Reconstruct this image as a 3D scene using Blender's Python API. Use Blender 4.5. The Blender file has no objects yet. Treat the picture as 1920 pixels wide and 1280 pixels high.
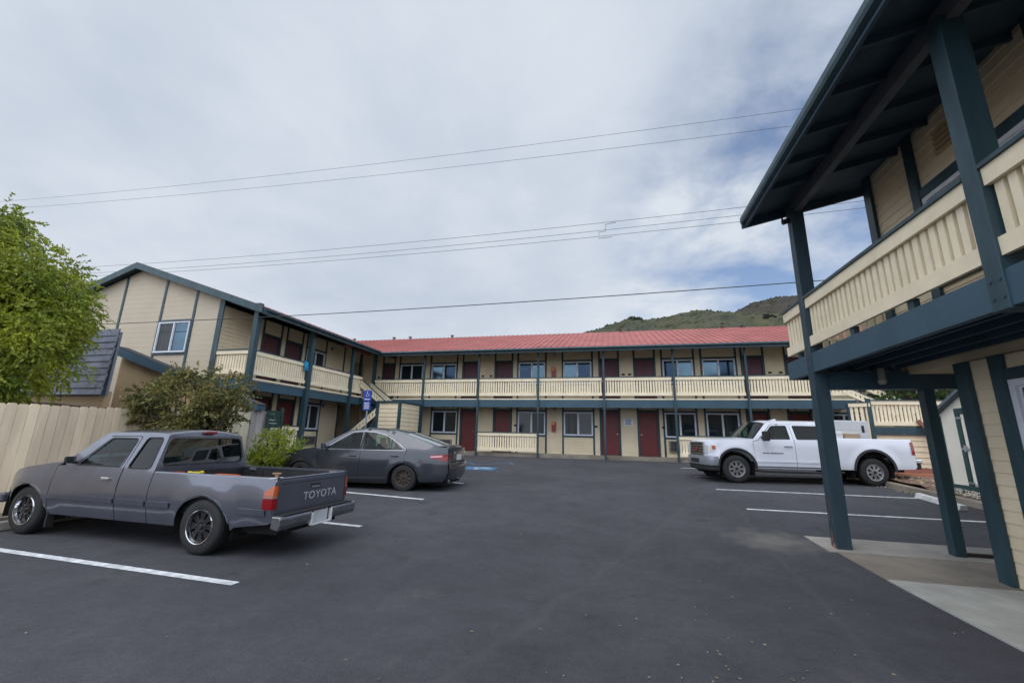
import bpy, bmesh, math, random
from mathutils import Vector, Matrix, noise
from mathutils.geometry import delaunay_2d_cdt
random.seed(11)
R = math.radians
scene = bpy.context.scene
COL = scene.collection

# ------------------------------------------------------------ camera
cam_d = bpy.data.cameras.new("camera"); cam = bpy.data.objects.new("camera", cam_d); COL.objects.link(cam)
cam_d.sensor_width = 36.0; cam_d.lens = 783.1 / 1920 * 36.0
cam_d.clip_start = 0.05; cam_d.clip_end = 6000
_r = Vector((0.9725630, 0.2315796, 0.0221817)); _u = Vector((0.0306707, -0.2221525, 0.9745294)); _f = Vector((-0.2306089, 0.9471109, 0.2231600))
cam.matrix_world = Matrix(((_r.x, _u.x, -_f.x, 0), (_r.y, _u.y, -_f.y, 0), (_r.z, _u.z, -_f.z, 1.45), (0, 0, 0, 1)))
scene.camera = cam
scene.view_settings.view_transform = 'Standard'; scene.view_settings.look = 'None'
scene.view_settings.exposure = 0.0; scene.view_settings.gamma = 1.0

# ------------------------------------------------------------ world: bright broken overcast
SUN_EL, SUN_AZ = 58, 205       # azimuth of the sun seen from above, clockwise from +Y
w = bpy.data.worlds.new("World"); scene.world = w; w.use_nodes = True
nt = w.node_tree; N = nt.nodes; L = nt.links
for n in list(N): N.remove(n)
def nn(t, **k):
    n = N.new(t)
    for a, b in k.items(): setattr(n, a, b)
    return n
def wmath(op, a, b=None, c=None):
    n = nn('ShaderNodeMath', operation=op)
    for i, v in enumerate((a, b, c)):
        if v is None: continue
        if isinstance(v, (int, float)): n.inputs[i].default_value = v
        else: L.new(v, n.inputs[i])
    return n.outputs[0]
out = nn('ShaderNodeOutputWorld'); bg = nn('ShaderNodeBackground'); bg.inputs['Strength'].default_value = 0.1
sky = nn('ShaderNodeTexSky'); sky.sky_type = 'NISHITA'; sky.sun_disc = False
sky.sun_elevation = R(SUN_EL); sky.sun_rotation = R(SUN_AZ); sky.air_density = 1.0; sky.dust_density = 1.0
tc = nn('ShaderNodeTexCoord'); sep = nn('ShaderNodeSeparateXYZ'); L.new(tc.outputs['Generated'], sep.inputs[0])
zz = wmath('ADD', wmath('MAXIMUM', sep.outputs[2], 0.0), 0.22)
cmb = nn('ShaderNodeCombineXYZ'); L.new(wmath('DIVIDE', sep.outputs[0], zz), cmb.inputs[0]); L.new(wmath('DIVIDE', sep.outputs[1], zz), cmb.inputs[1])
def wnoise(scale, detail, rough, loc, dist=0.0):
    mp = nn('ShaderNodeMapping'); mp.inputs['Location'].default_value = loc; L.new(cmb.outputs[0], mp.inputs[0])
    n = nn('ShaderNodeTexNoise'); n.inputs['Scale'].default_value = scale; n.inputs['Detail'].default_value = detail
    n.inputs['Roughness'].default_value = rough; n.inputs['Distortion'].default_value = dist
    L.new(mp.outputs[0], n.inputs['Vector']); return n.outputs[0]
n1 = wnoise(1.1, 5, .52, (3.1, 1.7, 0), .15)
n2 = wnoise(2.7, 6, .58, (7.3, 2.2, 0), .2)
# cloud brightness
cr = nn('ShaderNodeValToRGB'); L.new(wmath('ADD', wmath('MULTIPLY', n1, .6), wmath('MULTIPLY', n2, .4)), cr.inputs[0])
cr.color_ramp.elements[0].position = .36; cr.color_ramp.elements[0].color = (5.5, 6.2, 7.3, 1)
cr.color_ramp.elements[1].position = .62; cr.color_ramp.elements[1].color = (7.1, 7.7, 8.45, 1)
# the break in the clouds lies ahead and to the right
dv = nn('ShaderNodeVectorMath', operation='DOT_PRODUCT'); L.new(tc.outputs['Generated'], dv.inputs[0])
_d = Vector((.42, .83, .40)).normalized(); dv.inputs[1].default_value = _d
gap = wmath('MULTIPLY', wmath('SUBTRACT', dv.outputs['Value'], .89), 8.5)
holes = wmath('MULTIPLY', wmath('SUBTRACT', .60, wmath('ADD', wmath('MULTIPLY', n2, .65), wmath('MULTIPLY', n1, .35))), 6.0)
m = wmath('SUBTRACT', 1.0, wmath('MULTIPLY', wmath('MINIMUM', wmath('MAXIMUM', gap, 0), .8), wmath('MAXIMUM', holes, 0)))
mr = nn('ShaderNodeClamp'); L.new(m, mr.inputs[0]); mr.inputs[1].default_value = .15
mix = nn('ShaderNodeMix', data_type='RGBA'); L.new(mr.outputs[0], mix.inputs[0])
skb = nn('ShaderNodeMix', data_type='RGBA', blend_type='MULTIPLY'); skb.inputs[0].default_value = 1
L.new(sky.outputs[0], skb.inputs[6]); skb.inputs[7].default_value = (1.25, 1.35, 1.5, 1)
L.new(skb.outputs[2], mix.inputs[6]); L.new(cr.outputs[0], mix.inputs[7])
# unseen sky overhead and behind the viewer, brightness added to light upright faces
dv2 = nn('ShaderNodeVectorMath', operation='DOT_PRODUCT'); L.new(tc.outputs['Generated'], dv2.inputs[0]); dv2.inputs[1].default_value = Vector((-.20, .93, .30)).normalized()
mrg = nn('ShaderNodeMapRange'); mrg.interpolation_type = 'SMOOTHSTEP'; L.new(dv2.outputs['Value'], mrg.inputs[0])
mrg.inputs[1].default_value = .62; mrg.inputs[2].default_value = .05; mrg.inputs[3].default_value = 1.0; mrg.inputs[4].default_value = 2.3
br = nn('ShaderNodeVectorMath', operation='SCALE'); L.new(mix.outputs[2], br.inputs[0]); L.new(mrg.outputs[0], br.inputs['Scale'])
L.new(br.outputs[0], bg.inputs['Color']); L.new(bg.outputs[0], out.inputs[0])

sd = bpy.data.lights.new("sun", 'SUN'); sun = bpy.data.objects.new("sun", sd); COL.objects.link(sun)
sd.energy = 1.2; sd.angle = R(40); sd.color = (1, .955, .89)
_az = R(SUN_AZ); sdir = Vector((math.sin(_az) * math.cos(R(SUN_EL)), math.cos(_az) * math.cos(R(SUN_EL)), math.sin(R(SUN_EL))))
sun.rotation_euler = (-sdir).to_track_quat('-Z', 'Y').to_euler(); sun.location = sdir * 60

# ------------------------------------------------------------ materials
def srgb(r, g, b):
    f = lambda c: (c / 255 / 12.92) if c / 255 <= .04045 else ((c / 255 + .055) / 1.055) ** 2.4
    return (f(r), f(g), f(b), 1)
MATS = {}
def mat(name, col, rough=.7, metal=0, var=0.0, vscale=4.0, bump=0.0, bscale=60, spec=.5, coat=0, col2=None, stretch=None, island=0.0, backtrans=0.0, vdetail=6):
    if name in MATS: return MATS[name]
    mt = bpy.data.materials.new(name); mt.use_nodes = True; t = mt.node_tree; b = t.nodes['Principled BSDF']
    b.inputs['Base Color'].default_value = (*col[:3], 1); b.inputs['Roughness'].default_value = rough
    b.inputs['Metallic'].default_value = metal; b.inputs['Specular IOR Level'].default_value = spec
    if coat: b.inputs['Coat Weight'].default_value = coat; b.inputs['Coat Roughness'].default_value = .04
    tcn = t.nodes.new('ShaderNodeTexCoord'); src = tcn.outputs['Object']
    if stretch:
        mp = t.nodes.new('ShaderNodeMapping'); mp.inputs['Scale'].default_value = stretch; t.links.new(src, mp.inputs[0]); src = mp.outputs[0]
    if var or col2:
        nz = t.nodes.new('ShaderNodeTexNoise'); nz.inputs['Scale'].default_value = vscale; nz.inputs['Detail'].default_value = vdetail; nz.inputs['Roughness'].default_value = .62
        t.links.new(src, nz.inputs['Vector'])
        rp = t.nodes.new('ShaderNodeValToRGB'); t.links.new(nz.outputs[0], rp.inputs[0])
        rp.color_ramp.elements[0].position = .34; rp.color_ramp.elements[1].position = .68
        c2 = col2 if col2 else tuple(c * (1 - var) for c in col[:3])
        c1 = col if col2 else tuple(min(1, c * (1 + var * .6)) for c in col[:3])
        rp.color_ramp.elements[0].color = (*c2[:3], 1); rp.color_ramp.elements[1].color = (*c1[:3], 1)
        last = rp.outputs[0]
        if island:
            gi = t.nodes.new('ShaderNodeNewGeometry'); hs = t.nodes.new('ShaderNodeHueSaturation')
            m1 = t.nodes.new('ShaderNodeMapRange'); m1.inputs[3].default_value = 1 - island; m1.inputs[4].default_value = 1 + island
            t.links.new(gi.outputs['Random Per Island'], m1.inputs[0]); t.links.new(m1.outputs[0], hs.inputs['Value']); t.links.new(last, hs.inputs['Color'])
            m2 = t.nodes.new('ShaderNodeMapRange'); m2.inputs[3].default_value = .5 - island * .05; m2.inputs[4].default_value = .5 + island * .04
            t.links.new(gi.outputs['Random Per Island'], m2.inputs[0]); t.links.new(m2.outputs[0], hs.inputs['Hue'])
            last = hs.outputs[0]
        t.links.new(last, b.inputs['Base Color'])
        rr = t.nodes.new('ShaderNodeMapRange'); rr.inputs[3].default_value = min(1, rough + .1); rr.inputs[4].default_value = max(.03, rough - .08)
        t.links.new(nz.outputs[0], rr.inputs[0]); t.links.new(rr.outputs[0], b.inputs['Roughness'])
    if bump:
        bz = t.nodes.new('ShaderNodeTexNoise'); bz.inputs['Scale'].default_value = bscale; bz.inputs['Detail'].default_value = 5
        t.links.new(src, bz.inputs['Vector']); bn = t.nodes.new('ShaderNodeBump'); bn.inputs['Strength'].default_value = bump; bn.inputs['Distance'].default_value = .01
        t.links.new(bz.outputs[0], bn.inputs['Height']); t.links.new(bn.outputs[0], b.inputs['Normal'])
    if backtrans:
        tr = t.nodes.new('ShaderNodeBsdfTranslucent'); ms = t.nodes.new('ShaderNodeMixShader'); ms.inputs[0].default_value = backtrans
        t.links.new(last, tr.inputs[0]); o = t.nodes['Material Output']
        t.links.new(b.outputs[0], ms.inputs[1]); t.links.new(tr.outputs[0], ms.inputs[2]); t.links.new(ms.outputs[0], o.inputs[0])
    MATS[name] = mt
    return mt
def glass_mat(name, tint, rough=.02, refl=1.0):
    mt = bpy.data.materials.new(name); mt.use_nodes = True; t = mt.node_tree
    t.nodes.remove(t.nodes['Principled BSDF']); o = t.nodes['Material Output']
    tr = t.nodes.new('ShaderNodeBsdfTransparent'); tr.inputs[0].default_value = (*tint, 1)
    gl = t.nodes.new('ShaderNodeBsdfGlossy'); gl.inputs['Roughness'].default_value = rough
    fr = t.nodes.new('ShaderNodeFresnel'); fr.inputs[0].default_value = 1.32
    mu = t.nodes.new('ShaderNodeMath'); mu.operation = 'MULTIPLY_ADD'; mu.inputs[1].default_value = refl; mu.inputs[2].default_value = .0; mu.use_clamp = True
    t.links.new(fr.outputs[0], mu.inputs[0])
    ms = t.nodes.new('ShaderNodeMixShader'); t.links.new(mu.outputs[0], ms.inputs[0]); t.links.new(tr.outputs[0], ms.inputs[1]); t.links.new(gl.outputs[0], ms.inputs[2])
    t.links.new(ms.outputs[0], o.inputs[0]); MATS[name] = mt; return mt

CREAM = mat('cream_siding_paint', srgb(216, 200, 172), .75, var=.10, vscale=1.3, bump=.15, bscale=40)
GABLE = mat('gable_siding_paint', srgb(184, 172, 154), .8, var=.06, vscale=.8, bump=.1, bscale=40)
RAILC = mat('railing_cream_paint', srgb(230, 216, 188), .65, var=.10, vscale=3, bump=.15, bscale=30)
TEAL = mat('dark_teal_paint', srgb(38, 65, 75), .5, var=.30, vscale=5, bump=.3, bscale=18, stretch=(1, 1, .3))
TEALD = mat('roof_underside_paint', srgb(48, 70, 86), .7, var=.2, vscale=2, bump=.15, bscale=20)
TEALB = mat('beam_blue_paint', srgb(48, 77, 93), .5, var=.16, vscale=1.5, bump=.1, bscale=20)
PEEL = mat('weathered_post_paint', srgb(42, 64, 76), .6, col2=srgb(36, 54, 66), var=.1, vscale=9, bump=.3, bscale=22, stretch=(1, 1, .25))
PEELC = mat('bare_peeled_wood', srgb(150, 112, 92), .9, var=.35, vscale=20)
WHITEF = mat('white_vinyl_frame', srgb(206, 210, 220), .4, var=.05, vscale=6)
DOORM = mat('dark_red_door_paint', srgb(98, 28, 32), .45, var=.12, vscale=3)
DOORU = mat('plum_door_paint', srgb(86, 48, 58), .55, var=.12, vscale=3)
PANEM = mat('dark_window_glass', (.012, .02, .026), .04, spec=.5)
PANEM.node_tree.nodes['Principled BSDF'].inputs['IOR'].default_value = 1.45
PANEB = mat('coated_blue_window_glass', (.08, .125, .16), .04, metal=1.0, var=.25, vscale=.8)
PANEN = mat('dark_blue_window_glass', (.03, .048, .075), .05, metal=1.0, var=.2, vscale=.8)
PANEC = mat('curtained_window_glass', (.04, .048, .052), .08, spec=.4, var=.5, vscale=14, stretch=(1, 1, .02), vdetail=1)
PANEC.node_tree.nodes['Principled BSDF'].inputs['IOR'].default_value = 1.35
REDROOF = mat('red_metal_roofing', srgb(158, 92, 88), .6, spec=.3, var=.2, vscale=.9, metal=0)
ASPH = None
CONC = mat('concrete', srgb(150, 145, 138), .9, var=.22, vscale=1.4, bump=.4, bscale=45)
CONCD = mat('dark_weathered_concrete', srgb(128, 120, 110), .9, var=.35, vscale=1.1, bump=.4, bscale=45)
CONCL = mat('pale_new_concrete', srgb(158, 157, 152), .9, var=.24, vscale=1.8, bump=.4, bscale=60)
SHING = mat('grey_shingle', srgb(112, 118, 132), .9, var=.25, vscale=5, bump=.5, bscale=60, island=.16)
TAN = mat('tan_stucco', srgb(176, 154, 122), .9, var=.12, vscale=1.2, bump=.3, bscale=50)
FENCE = mat('cream_fence_paint', srgb(226, 206, 180), .8, var=.20, vscale=2.5, stretch=(1, 1, .2), bump=.3, bscale=30, island=.13)
FENCEW = mat('weathered_grey_wood', srgb(150, 146, 146), .9, var=.4, vscale=5, stretch=(1, 1, .12), bump=.3, bscale=30, island=.08)
BLACK = mat('black_rubber', (.018, .018, .02), .75, var=.3, vscale=6)
DARK = mat('dark_interior', (.008, .008, .009), .9)
CHROME = mat('chrome', (.65, .67, .7), .15, metal=1)
ALU = mat('brushed_alloy', (.42, .43, .45), .35, metal=.8, var=.1, vscale=10)
STEELD = mat('black_wheel_steel', (.02, .02, .023), .45, metal=.3)
RUSTW = mat('brown_rusty_wheel_steel', (.06, .04, .035), .7, var=.4, vscale=20)
TACP = mat('grey_truck_paint', srgb(98, 101, 114), .30, metal=.55, var=.14, vscale=2.2, coat=1.0)
CAMP = mat('charcoal_car_paint', srgb(62, 65, 74), .3, metal=.55, var=.06, vscale=1.6, coat=.8)
GMCP = mat('white_truck_paint', srgb(214, 218, 230), .3, var=.03, vscale=1.2, coat=.6)
REDL = mat('red_lamp_lens', srgb(128, 12, 20), .15, coat=.5)
AMBL = mat('amber_lamp_lens', srgb(176, 80, 28), .15, coat=.5)
CLRL = mat('clear_lamp_lens', srgb(200, 205, 212), .12, coat=.5)
WHITEP = mat('white_plastic', srgb(215, 215, 218), .5, var=.06)
CARGL = glass_mat('tinted_car_glass', (.40, .58, .53), .01, 1.2)
CARGD = glass_mat('dark_car_glass', (.10, .12, .13), .01, 1.6)
SEATM = mat('grey_seat_cloth', srgb(96, 100, 104), .9, var=.1)
WHITELINE = mat('worn_white_road_paint', srgb(222, 224, 228), .8, col2=srgb(160, 162, 166), vscale=9)
BLUELINE = mat('worn_blue_road_paint', srgb(66, 128, 176), .8, col2=srgb(60, 78, 98), vscale=7)
BARK = mat('bark', srgb(70, 56, 46), .9, var=.3, vscale=8, bump=.6, bscale=20)

# asphalt: fine aggregate, worn patches, stains
def asphalt():
    mt = bpy.data.materials.new('asphalt'); mt.use_nodes = True; t = mt.node_tree; b = t.nodes['Principled BSDF']
    tcn = t.nodes.new('ShaderNodeTexCoord')
    def nz(s, d, r=.6):
        n = t.nodes.new('ShaderNodeTexNoise'); n.inputs['Scale'].default_value = s; n.inputs['Detail'].default_value = d; n.inputs['Roughness'].default_value = r
        t.links.new(tcn.outputs['Object'], n.inputs['Vector']); return n.outputs[0]
    def ramp(src, p0, c0, p1, c1):
        r = t.nodes.new('ShaderNodeValToRGB'); r.color_ramp.elements[0].position = p0; r.color_ramp.elements[0].color = (*c0, 1)
        r.color_ramp.elements[1].position = p1; r.color_ramp.elements[1].color = (*c1, 1); t.links.new(src, r.inputs[0]); return r.outputs[0]
    def mixc(a, bb, f, mode='MULTIPLY'):
        m = t.nodes.new('ShaderNodeMix'); m.data_type = 'RGBA'; m.blend_type = mode
        if isinstance(f, float): m.inputs[0].default_value = f
        else: t.links.new(f, m.inputs[0])
        t.links.new(a, m.inputs[6])
        if isinstance(bb, tuple): m.inputs[7].default_value = (*bb, 1)
        else: t.links.new(bb, m.inputs[7])
        return m.outputs[2]
    base = ramp(nz(.35, 5), .35, (.040, .041, .050), .65, (.061, .062, .074))
    c = mixc(base, ramp(nz(2.2, 8, .7), .3, (.78, .78, .79), .7, (1.14, 1.13, 1.12)), 1.0)
    c = mixc(c, ramp(nz(14, 5, .75), .32, (.86, .86, .86), .68, (1.14, 1.14, 1.13)), 1.0)
    c = mixc(c, ramp(nz(90, 3, .7), .30, (.62, .62, .62), .72, (1.5, 1.48, 1.45)), 1.0)
    vo = t.nodes.new('ShaderNodeTexVoronoi'); vo.inputs['Scale'].default_value = 130; t.links.new(tcn.outputs['Object'], vo.inputs['Vector'])
    spk = ramp(vo.outputs['Distance'], .06, (1, 1, 1), .10, (0, 0, 0))
    msk = t.nodes.new('ShaderNodeMath'); msk.operation = 'MULTIPLY'; t.links.new(spk, msk.inputs[0]); t.links.new(ramp(nz(25, 2), .52, (0, 0, 0), .6, (1, 1, 1)), msk.inputs[1])
    c = mixc(c, (.16, .15, .14), msk.outputs[0], 'MIX')
    # dusty grey scuffs
    st = t.nodes.new('ShaderNodeMath'); st.operation = 'MULTIPLY'; st.inputs[1].default_value = .45
    t.links.new(ramp(nz(.9, 7, .68), .60, (0, 0, 0), .74, (1, 1, 1)), st.inputs[0])
    c = mixc(c, (.12, .115, .11), st.outputs[0], 'MIX')
    def mth(op, a_, b_=None):
        q = t.nodes.new('ShaderNodeMath'); q.operation = op
        for i_, v_ in enumerate((a_, b_)):
            if v_ is None: continue
            if isinstance(v_, (int, float)): q.inputs[i_].default_value = v_
            else: t.links.new(v_, q.inputs[i_])
        return q.outputs[0]
    sx = t.nodes.new('ShaderNodeSeparateXYZ'); t.links.new(tcn.outputs['Object'], sx.inputs[0])
    wob = mth('MULTIPLY', mth('SUBTRACT', nz(1.2, 3), .5), .35)
    for (ax_, ay_, cc_, wd_) in ((.94, -.33, -1.9, .035), (.99, -.10, 1.35, .03)):      # paving joints
        dd_ = mth('ABSOLUTE', mth('ADD', mth('SUBTRACT', mth('ADD', mth('MULTIPLY', sx.outputs[0], ax_), mth('MULTIPLY', sx.outputs[1], ay_)), cc_), wob))
        c = mixc(c, (.09, .088, .09), mth('MULTIPLY', ramp(dd_, 0, (1, 1, 1), wd_ * 2, (0, 0, 0)), .2), 'MIX')
    sub = t.nodes.new('ShaderNodeVectorMath'); sub.operation = 'DISTANCE'; t.links.new(tcn.outputs['Object'], sub.inputs[0]); sub.inputs[1].default_value = (2.25, 7.35, .05)
    dm = mth('ADD', sub.outputs['Value'], mth('MULTIPLY', mth('SUBTRACT', nz(3.5, 5), .5), 1.1))
    c = mixc(c, (.20, .19, .165), mth('MULTIPLY', ramp(dm, .1, (1, 1, 1), .75, (0, 0, 0)), .55), 'MIX')     # concrete dust by the pavement corner
    # oil drips where cars stand
    oil = ramp(nz(1.7, 5, .55), .64, (0, 0, 0), .72, (1, 1, 1)); side_ = ramp(mth('ABSOLUTE', sx.outputs[0]), .30, (0, 0, 0), .6, (1, 1, 1))
    c = mixc(c, (.022, .022, .024), mth('MULTIPLY', oil, .55), 'MIX')
    t.links.new(c, b.inputs['Base Color']); b.inputs['Roughness'].default_value = .85; b.inputs['Specular IOR Level'].default_value = .35
    bp = t.nodes.new('ShaderNodeBump'); bp.inputs['Strength'].default_value = .5; bp.inputs['Distance'].default_value = .006
    t.links.new(nz(110, 4, .7), bp.inputs['Height']); t.links.new(bp.outputs[0], b.inputs['Normal'])
    return mt
ASPH = asphalt()

# ------------------------------------------------------------ mesh helpers
OFF = {}
VX = [None]
def add_obj(name, me, parent=None, world=True):
    o = bpy.data.objects.new(name, me); COL.objects.link(o)
    if parent is not None:
        o.parent = parent
    return o
class MB:
    def __init__(s): s.v = []; s.f = []; s.m = []; s.cur = 0; s.sm = []; s.smooth = False
    def vert(s, p): s.v.append(tuple(p)); return len(s.v) - 1
    def face(s, ids): s.f.append(tuple(ids)); s.m.append(s.cur); s.sm.append(s.smooth)
    def poly(s, pts): s.face([s.vert(p) for p in pts])
    def box(s, x0, x1, y0, y1, z0, z1):
        a = len(s.v)
        for z in (z0, z1):
            for y in (y0, y1):
                for x in (x0, x1): s.v.append((x, y, z))
        for q in ((0, 2, 3, 1), (4, 5, 7, 6), (0, 1, 5, 4), (2, 6, 7, 3), (0, 4, 6, 2), (1, 3, 7, 5)):
            s.face([a + i for i in q])
    def obox(s, c, ux, uy, uz):
        c = Vector(c); a = len(s.v)
        for k in (-1, 1):
            for j in (-1, 1):
                for i in (-1, 1): s.v.append(tuple(c + ux * i + uy * j + uz * k))
        for q in ((0, 2, 3, 1), (4, 5, 7, 6), (0, 1, 5, 4), (2, 6, 7, 3), (0, 4, 6, 2), (1, 3, 7, 5)):
            s.face([a + i for i in q])
    def bar(s, p, q, wd, ht, up=(0, 0, 1)):
        p = Vector(p); q = Vector(q); d = (q - p); ln = d.length; d.normalize()
        side = d.cross(Vector(up)).normalized(); u = side.cross(d).normalized()
        s.obox((p + q) / 2, d * ln / 2, side * wd / 2, u * ht / 2)
    def prism(s, pts, vec):
        """closed prism from planar polygon pts swept by vec"""
        a = len(s.v); n = len(pts); vec = Vector(vec)
        for p in pts: s.v.append(tuple(p))
        for p in pts: s.v.append(tuple(Vector(p) + vec))
        s.face([a + i for i in range(n)][::-1]); s.face([a + n + i for i in range(n)])
        for i in range(n):
            j = (i + 1) % n; s.face((a + i, a + j, a + n + j, a + n + i))
    def tube(s, pts, r, n=8, caps=True, taper=None):
        pts = [Vector(p) for p in pts]; rings = []; prev = None
        for i, p in enumerate(pts):
            d = (pts[min(i + 1, len(pts) - 1)] - pts[max(i - 1, 0)]).normalized()
            up = Vector((0, 0, 1)) if abs(d.z) < .95 else Vector((1, 0, 0))
            a = d.cross(up).normalized(); b = a.cross(d).normalized()
            rr = r if taper is None else taper[i]
            rings.append([s.vert(p + (a * math.cos(2 * math.pi * k / n) + b * math.sin(2 * math.pi * k / n)) * rr) for k in range(n)])
        for i in range(len(rings) - 1):
            for k in range(n):
                s.face((rings[i][k], rings[i][(k + 1) % n], rings[i + 1][(k + 1) % n], rings[i + 1][k]))
        if caps: s.face(rings[0][::-1]); s.face(rings[-1])
    def loft(s, rows, flip=False):
        ids = [[s.vert(p) for p in r] for r in rows]
        for i in range(len(ids) - 1):
            for j in range(len(ids[i]) - 1):
                q = (ids[i][j], ids[i][j + 1], ids[i + 1][j + 1], ids[i + 1][j])
                s.face(q[::-1] if flip else q)
    def lathe(s, c, axis, prof, n=32):
        """prof: list of (r, h) along axis; c centre"""
        c = Vector(c); ax = Vector(axis).normalized(); up = Vector((0, 0, 1)) if abs(ax.z) < .9 else Vector((1, 0, 0))
        a = ax.cross(up).normalized(); b = a.cross(ax).normalized(); rings = []
        for r, h in prof:
            rings.append([s.vert(c + ax * h + (a * math.cos(2 * math.pi * k / n) + b * math.sin(2 * math.pi * k / n)) * r) for k in range(n)])
        for i in range(len(rings) - 1):
            for k in range(n): s.face((rings[i][k], rings[i][(k + 1) % n], rings[i + 1][(k + 1) % n], rings[i + 1][k]))
    def build(s, name, mats, parent=None, bevel=0, smooth_angle=None, local=False, weld=False):
        me = bpy.data.meshes.new(name); off = Vector((0, 0, 0))
        if parent is not None and not local: off = OFF.get(parent.name, Vector((0, 0, 0)))
        me.from_pydata([tuple((VX[0](p) if (VX[0] and local) else Vector(p)) - off) for p in s.v], [], s.f)
        if not isinstance(mats, (list, tuple)): mats = [mats]
        for mm in mats: me.materials.append(mm)
        me.polygons.foreach_set('material_index', s.m)
        if smooth_angle is not None:
            me.polygons.foreach_set('use_smooth', [True] * len(s.f)); me.set_sharp_from_angle(angle=R(smooth_angle))
        elif any(s.sm):
            me.polygons.foreach_set('use_smooth', s.sm)
        if weld:
            bm = bmesh.new(); bm.from_mesh(me); bmesh.ops.remove_doubles(bm, verts=bm.verts, dist=1e-5); bm.to_mesh(me); bm.free()
        me.update()
        o = add_obj(name, me, parent)
        if parent is not None: OFF[o.name] = off if not local else Vector((0, 0, 0))
        if bevel:
            bv = o.modifiers.new('bevel', 'BEVEL'); bv.width = bevel; bv.segments = 2; bv.limit_method = 'ANGLE'; bv.angle_limit = R(35)
        return o
def tag(o, label=None, cat=None, group=None, kind=None):
    if label: o['label'] = label
    if cat: o['category'] = cat
    if group: o['group'] = group
    if kind: o['kind'] = kind
    return o
def empty(name, loc, rz=0):
    o = bpy.data.objects.new(name, None); COL.objects.link(o); o.location = loc; o.rotation_euler = (0, 0, rz)
    o.empty_display_size = .3; OFF[o.name] = Vector(loc); return o
def text_mesh(body, size, depth, M_, name, matr, parent=None, local=False, offs=0.0, align='CENTER', spacing=1.0):
    cu = bpy.data.curves.new(name, 'FONT'); cu.body = body; cu.size = size; cu.extrude = depth; cu.offset = offs
    cu.align_x = align; cu.align_y = 'CENTER'; cu.space_character = spacing; cu.space_line = 1.05
    tmp = bpy.data.objects.new('tmp', cu); COL.objects.link(tmp); dg = bpy.context.evaluated_depsgraph_get()
    me = bpy.data.meshes.new_from_object(tmp.evaluated_get(dg)); bpy.data.objects.remove(tmp)
    me.transform(M_); off = Vector((0, 0, 0))
    if VX[0] and local:
        for v in me.vertices: v.co = VX[0](v.co)
    if parent is not None and not local: off = OFF.get(parent.name, off)
    me.transform(Matrix.Translation(-off)); me.materials.clear(); me.materials.append(matr)
    o = add_obj(name, me, parent); return o

def g(Y):
    Y = min(Y, 30)
    return 0 if Y < 5 else (.039 * (Y - 5) ** 2 / 4 if Y < 7 else .039 * (Y - 6))

# ------------------------------------------------------------ ground
def sheet(name, x0, x1, ys, dz, matr, nx=1, parent=None):
    m_ = MB()
    rows = [[(x0 + (x1 - x0) * i / nx, y, g(y) + dz) for i in range(nx + 1)] for y in ys]
    m_.loft(rows, flip=False); return m_.build(name, matr, parent)
def yr(a, b, st=.5):
    n = max(1, int(round((b - a) / st))); return [a + (b - a) * i / n for i in range(n + 1)]
DIRT = mat('dry_dirt', srgb(112, 98, 80), .95, var=.35, vscale=1.5, bump=.6, bscale=12)
tag(sheet('ground', -1500, 1500, [-1500, -200, -30] + yr(-30, 32, .5)[1:] + [200, 1500], -.03, DIRT), kind='structure')
m_ = MB()
def gstrip(mb, x0, x1, ys, dz):
    mb.loft([[(x0, y, g(y) + dz), (x1, y, g(y) + dz)] for y in ys])
gstrip(m_, -9.0, 7.45, yr(-40, 20.1), 0); gstrip(m_, -12.62, -9.0, yr(11.6, 20.1), 0)
tag(m_.build('parking_lot', ASPH), kind='structure')
# kerbs and walks
m_ = MB()
ys = yr(10.5, 15.6, .5); rows = [[(7.38, y, g(y) - .02), (7.40, y, g(y) + .12), (7.53, y, g(y) + .14), (7.55, y, g(y) - .02)] for y in ys]
m_.loft(rows)
tag(m_.build('kerb', CONCD), kind='structure')
m_ = MB(); ys = yr(-6, 11, .5)
m_.loft([[(-9.15, y, g(y) - .02), (-9.14, y, g(y) + .10), (-9.02, y, g(y) + .10), (-9.0, y, g(y) - .02)] for y in ys])
tag(m_.build('kerb', CONCD), kind='structure')
m_ = MB(); m_.box(-14.1, 12.5, 20.1, 21.45, .3, .70); m_.box(-14.1, -12.62, 11.9, 20.1, .1, .70)
tag(m_.build('walkway', CONCD, bevel=.012), kind='structure')
# right pavement of separate slabs
for (x0, x1, y0, y1, mt_, a) in ((2.87, 4.3, -7, -3.2, CONCL, .01), (2.87, 4.3, -3.19, -1.2, CONCL, .012), (2.87, 4.3, -1.19, .9, CONCL, .01), (2.87, 4.3, .91, 2.9, CONCL, .012), (2.87, 4.3, 2.91, 4.25, CONCL, .01), (2.87, 4.3, 4.26, 5.88, CONCL, .012),
                                 (2.87, 7.0, 5.89, 6.95, CONCD, .008), (2.78, 7.0, 6.96, 7.75, CONC, .012)):
    m_ = MB(); ys = yr(y0, y1, .25)
    m_.loft([[(x0, y, g(y) - .05), (x0 + .004, y, g(y) + a), (x1, y, g(y) + a)] for y in ys]); m_.poly([(x0, y0, g(y0) - .05), (x1, y0, g(y0) - .05), (x1, y0, g(y0) + a), (x0, y0, g(y0) + a)]); m_.poly([(x0, y1, g(y1) - .05), (x1, y1, g(y1) - .05), (x1, y1, g(y1) + a), (x0, y1, g(y1) + a)][::-1])
    tag(m_.build('pavement', mt_), kind='structure')
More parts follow.
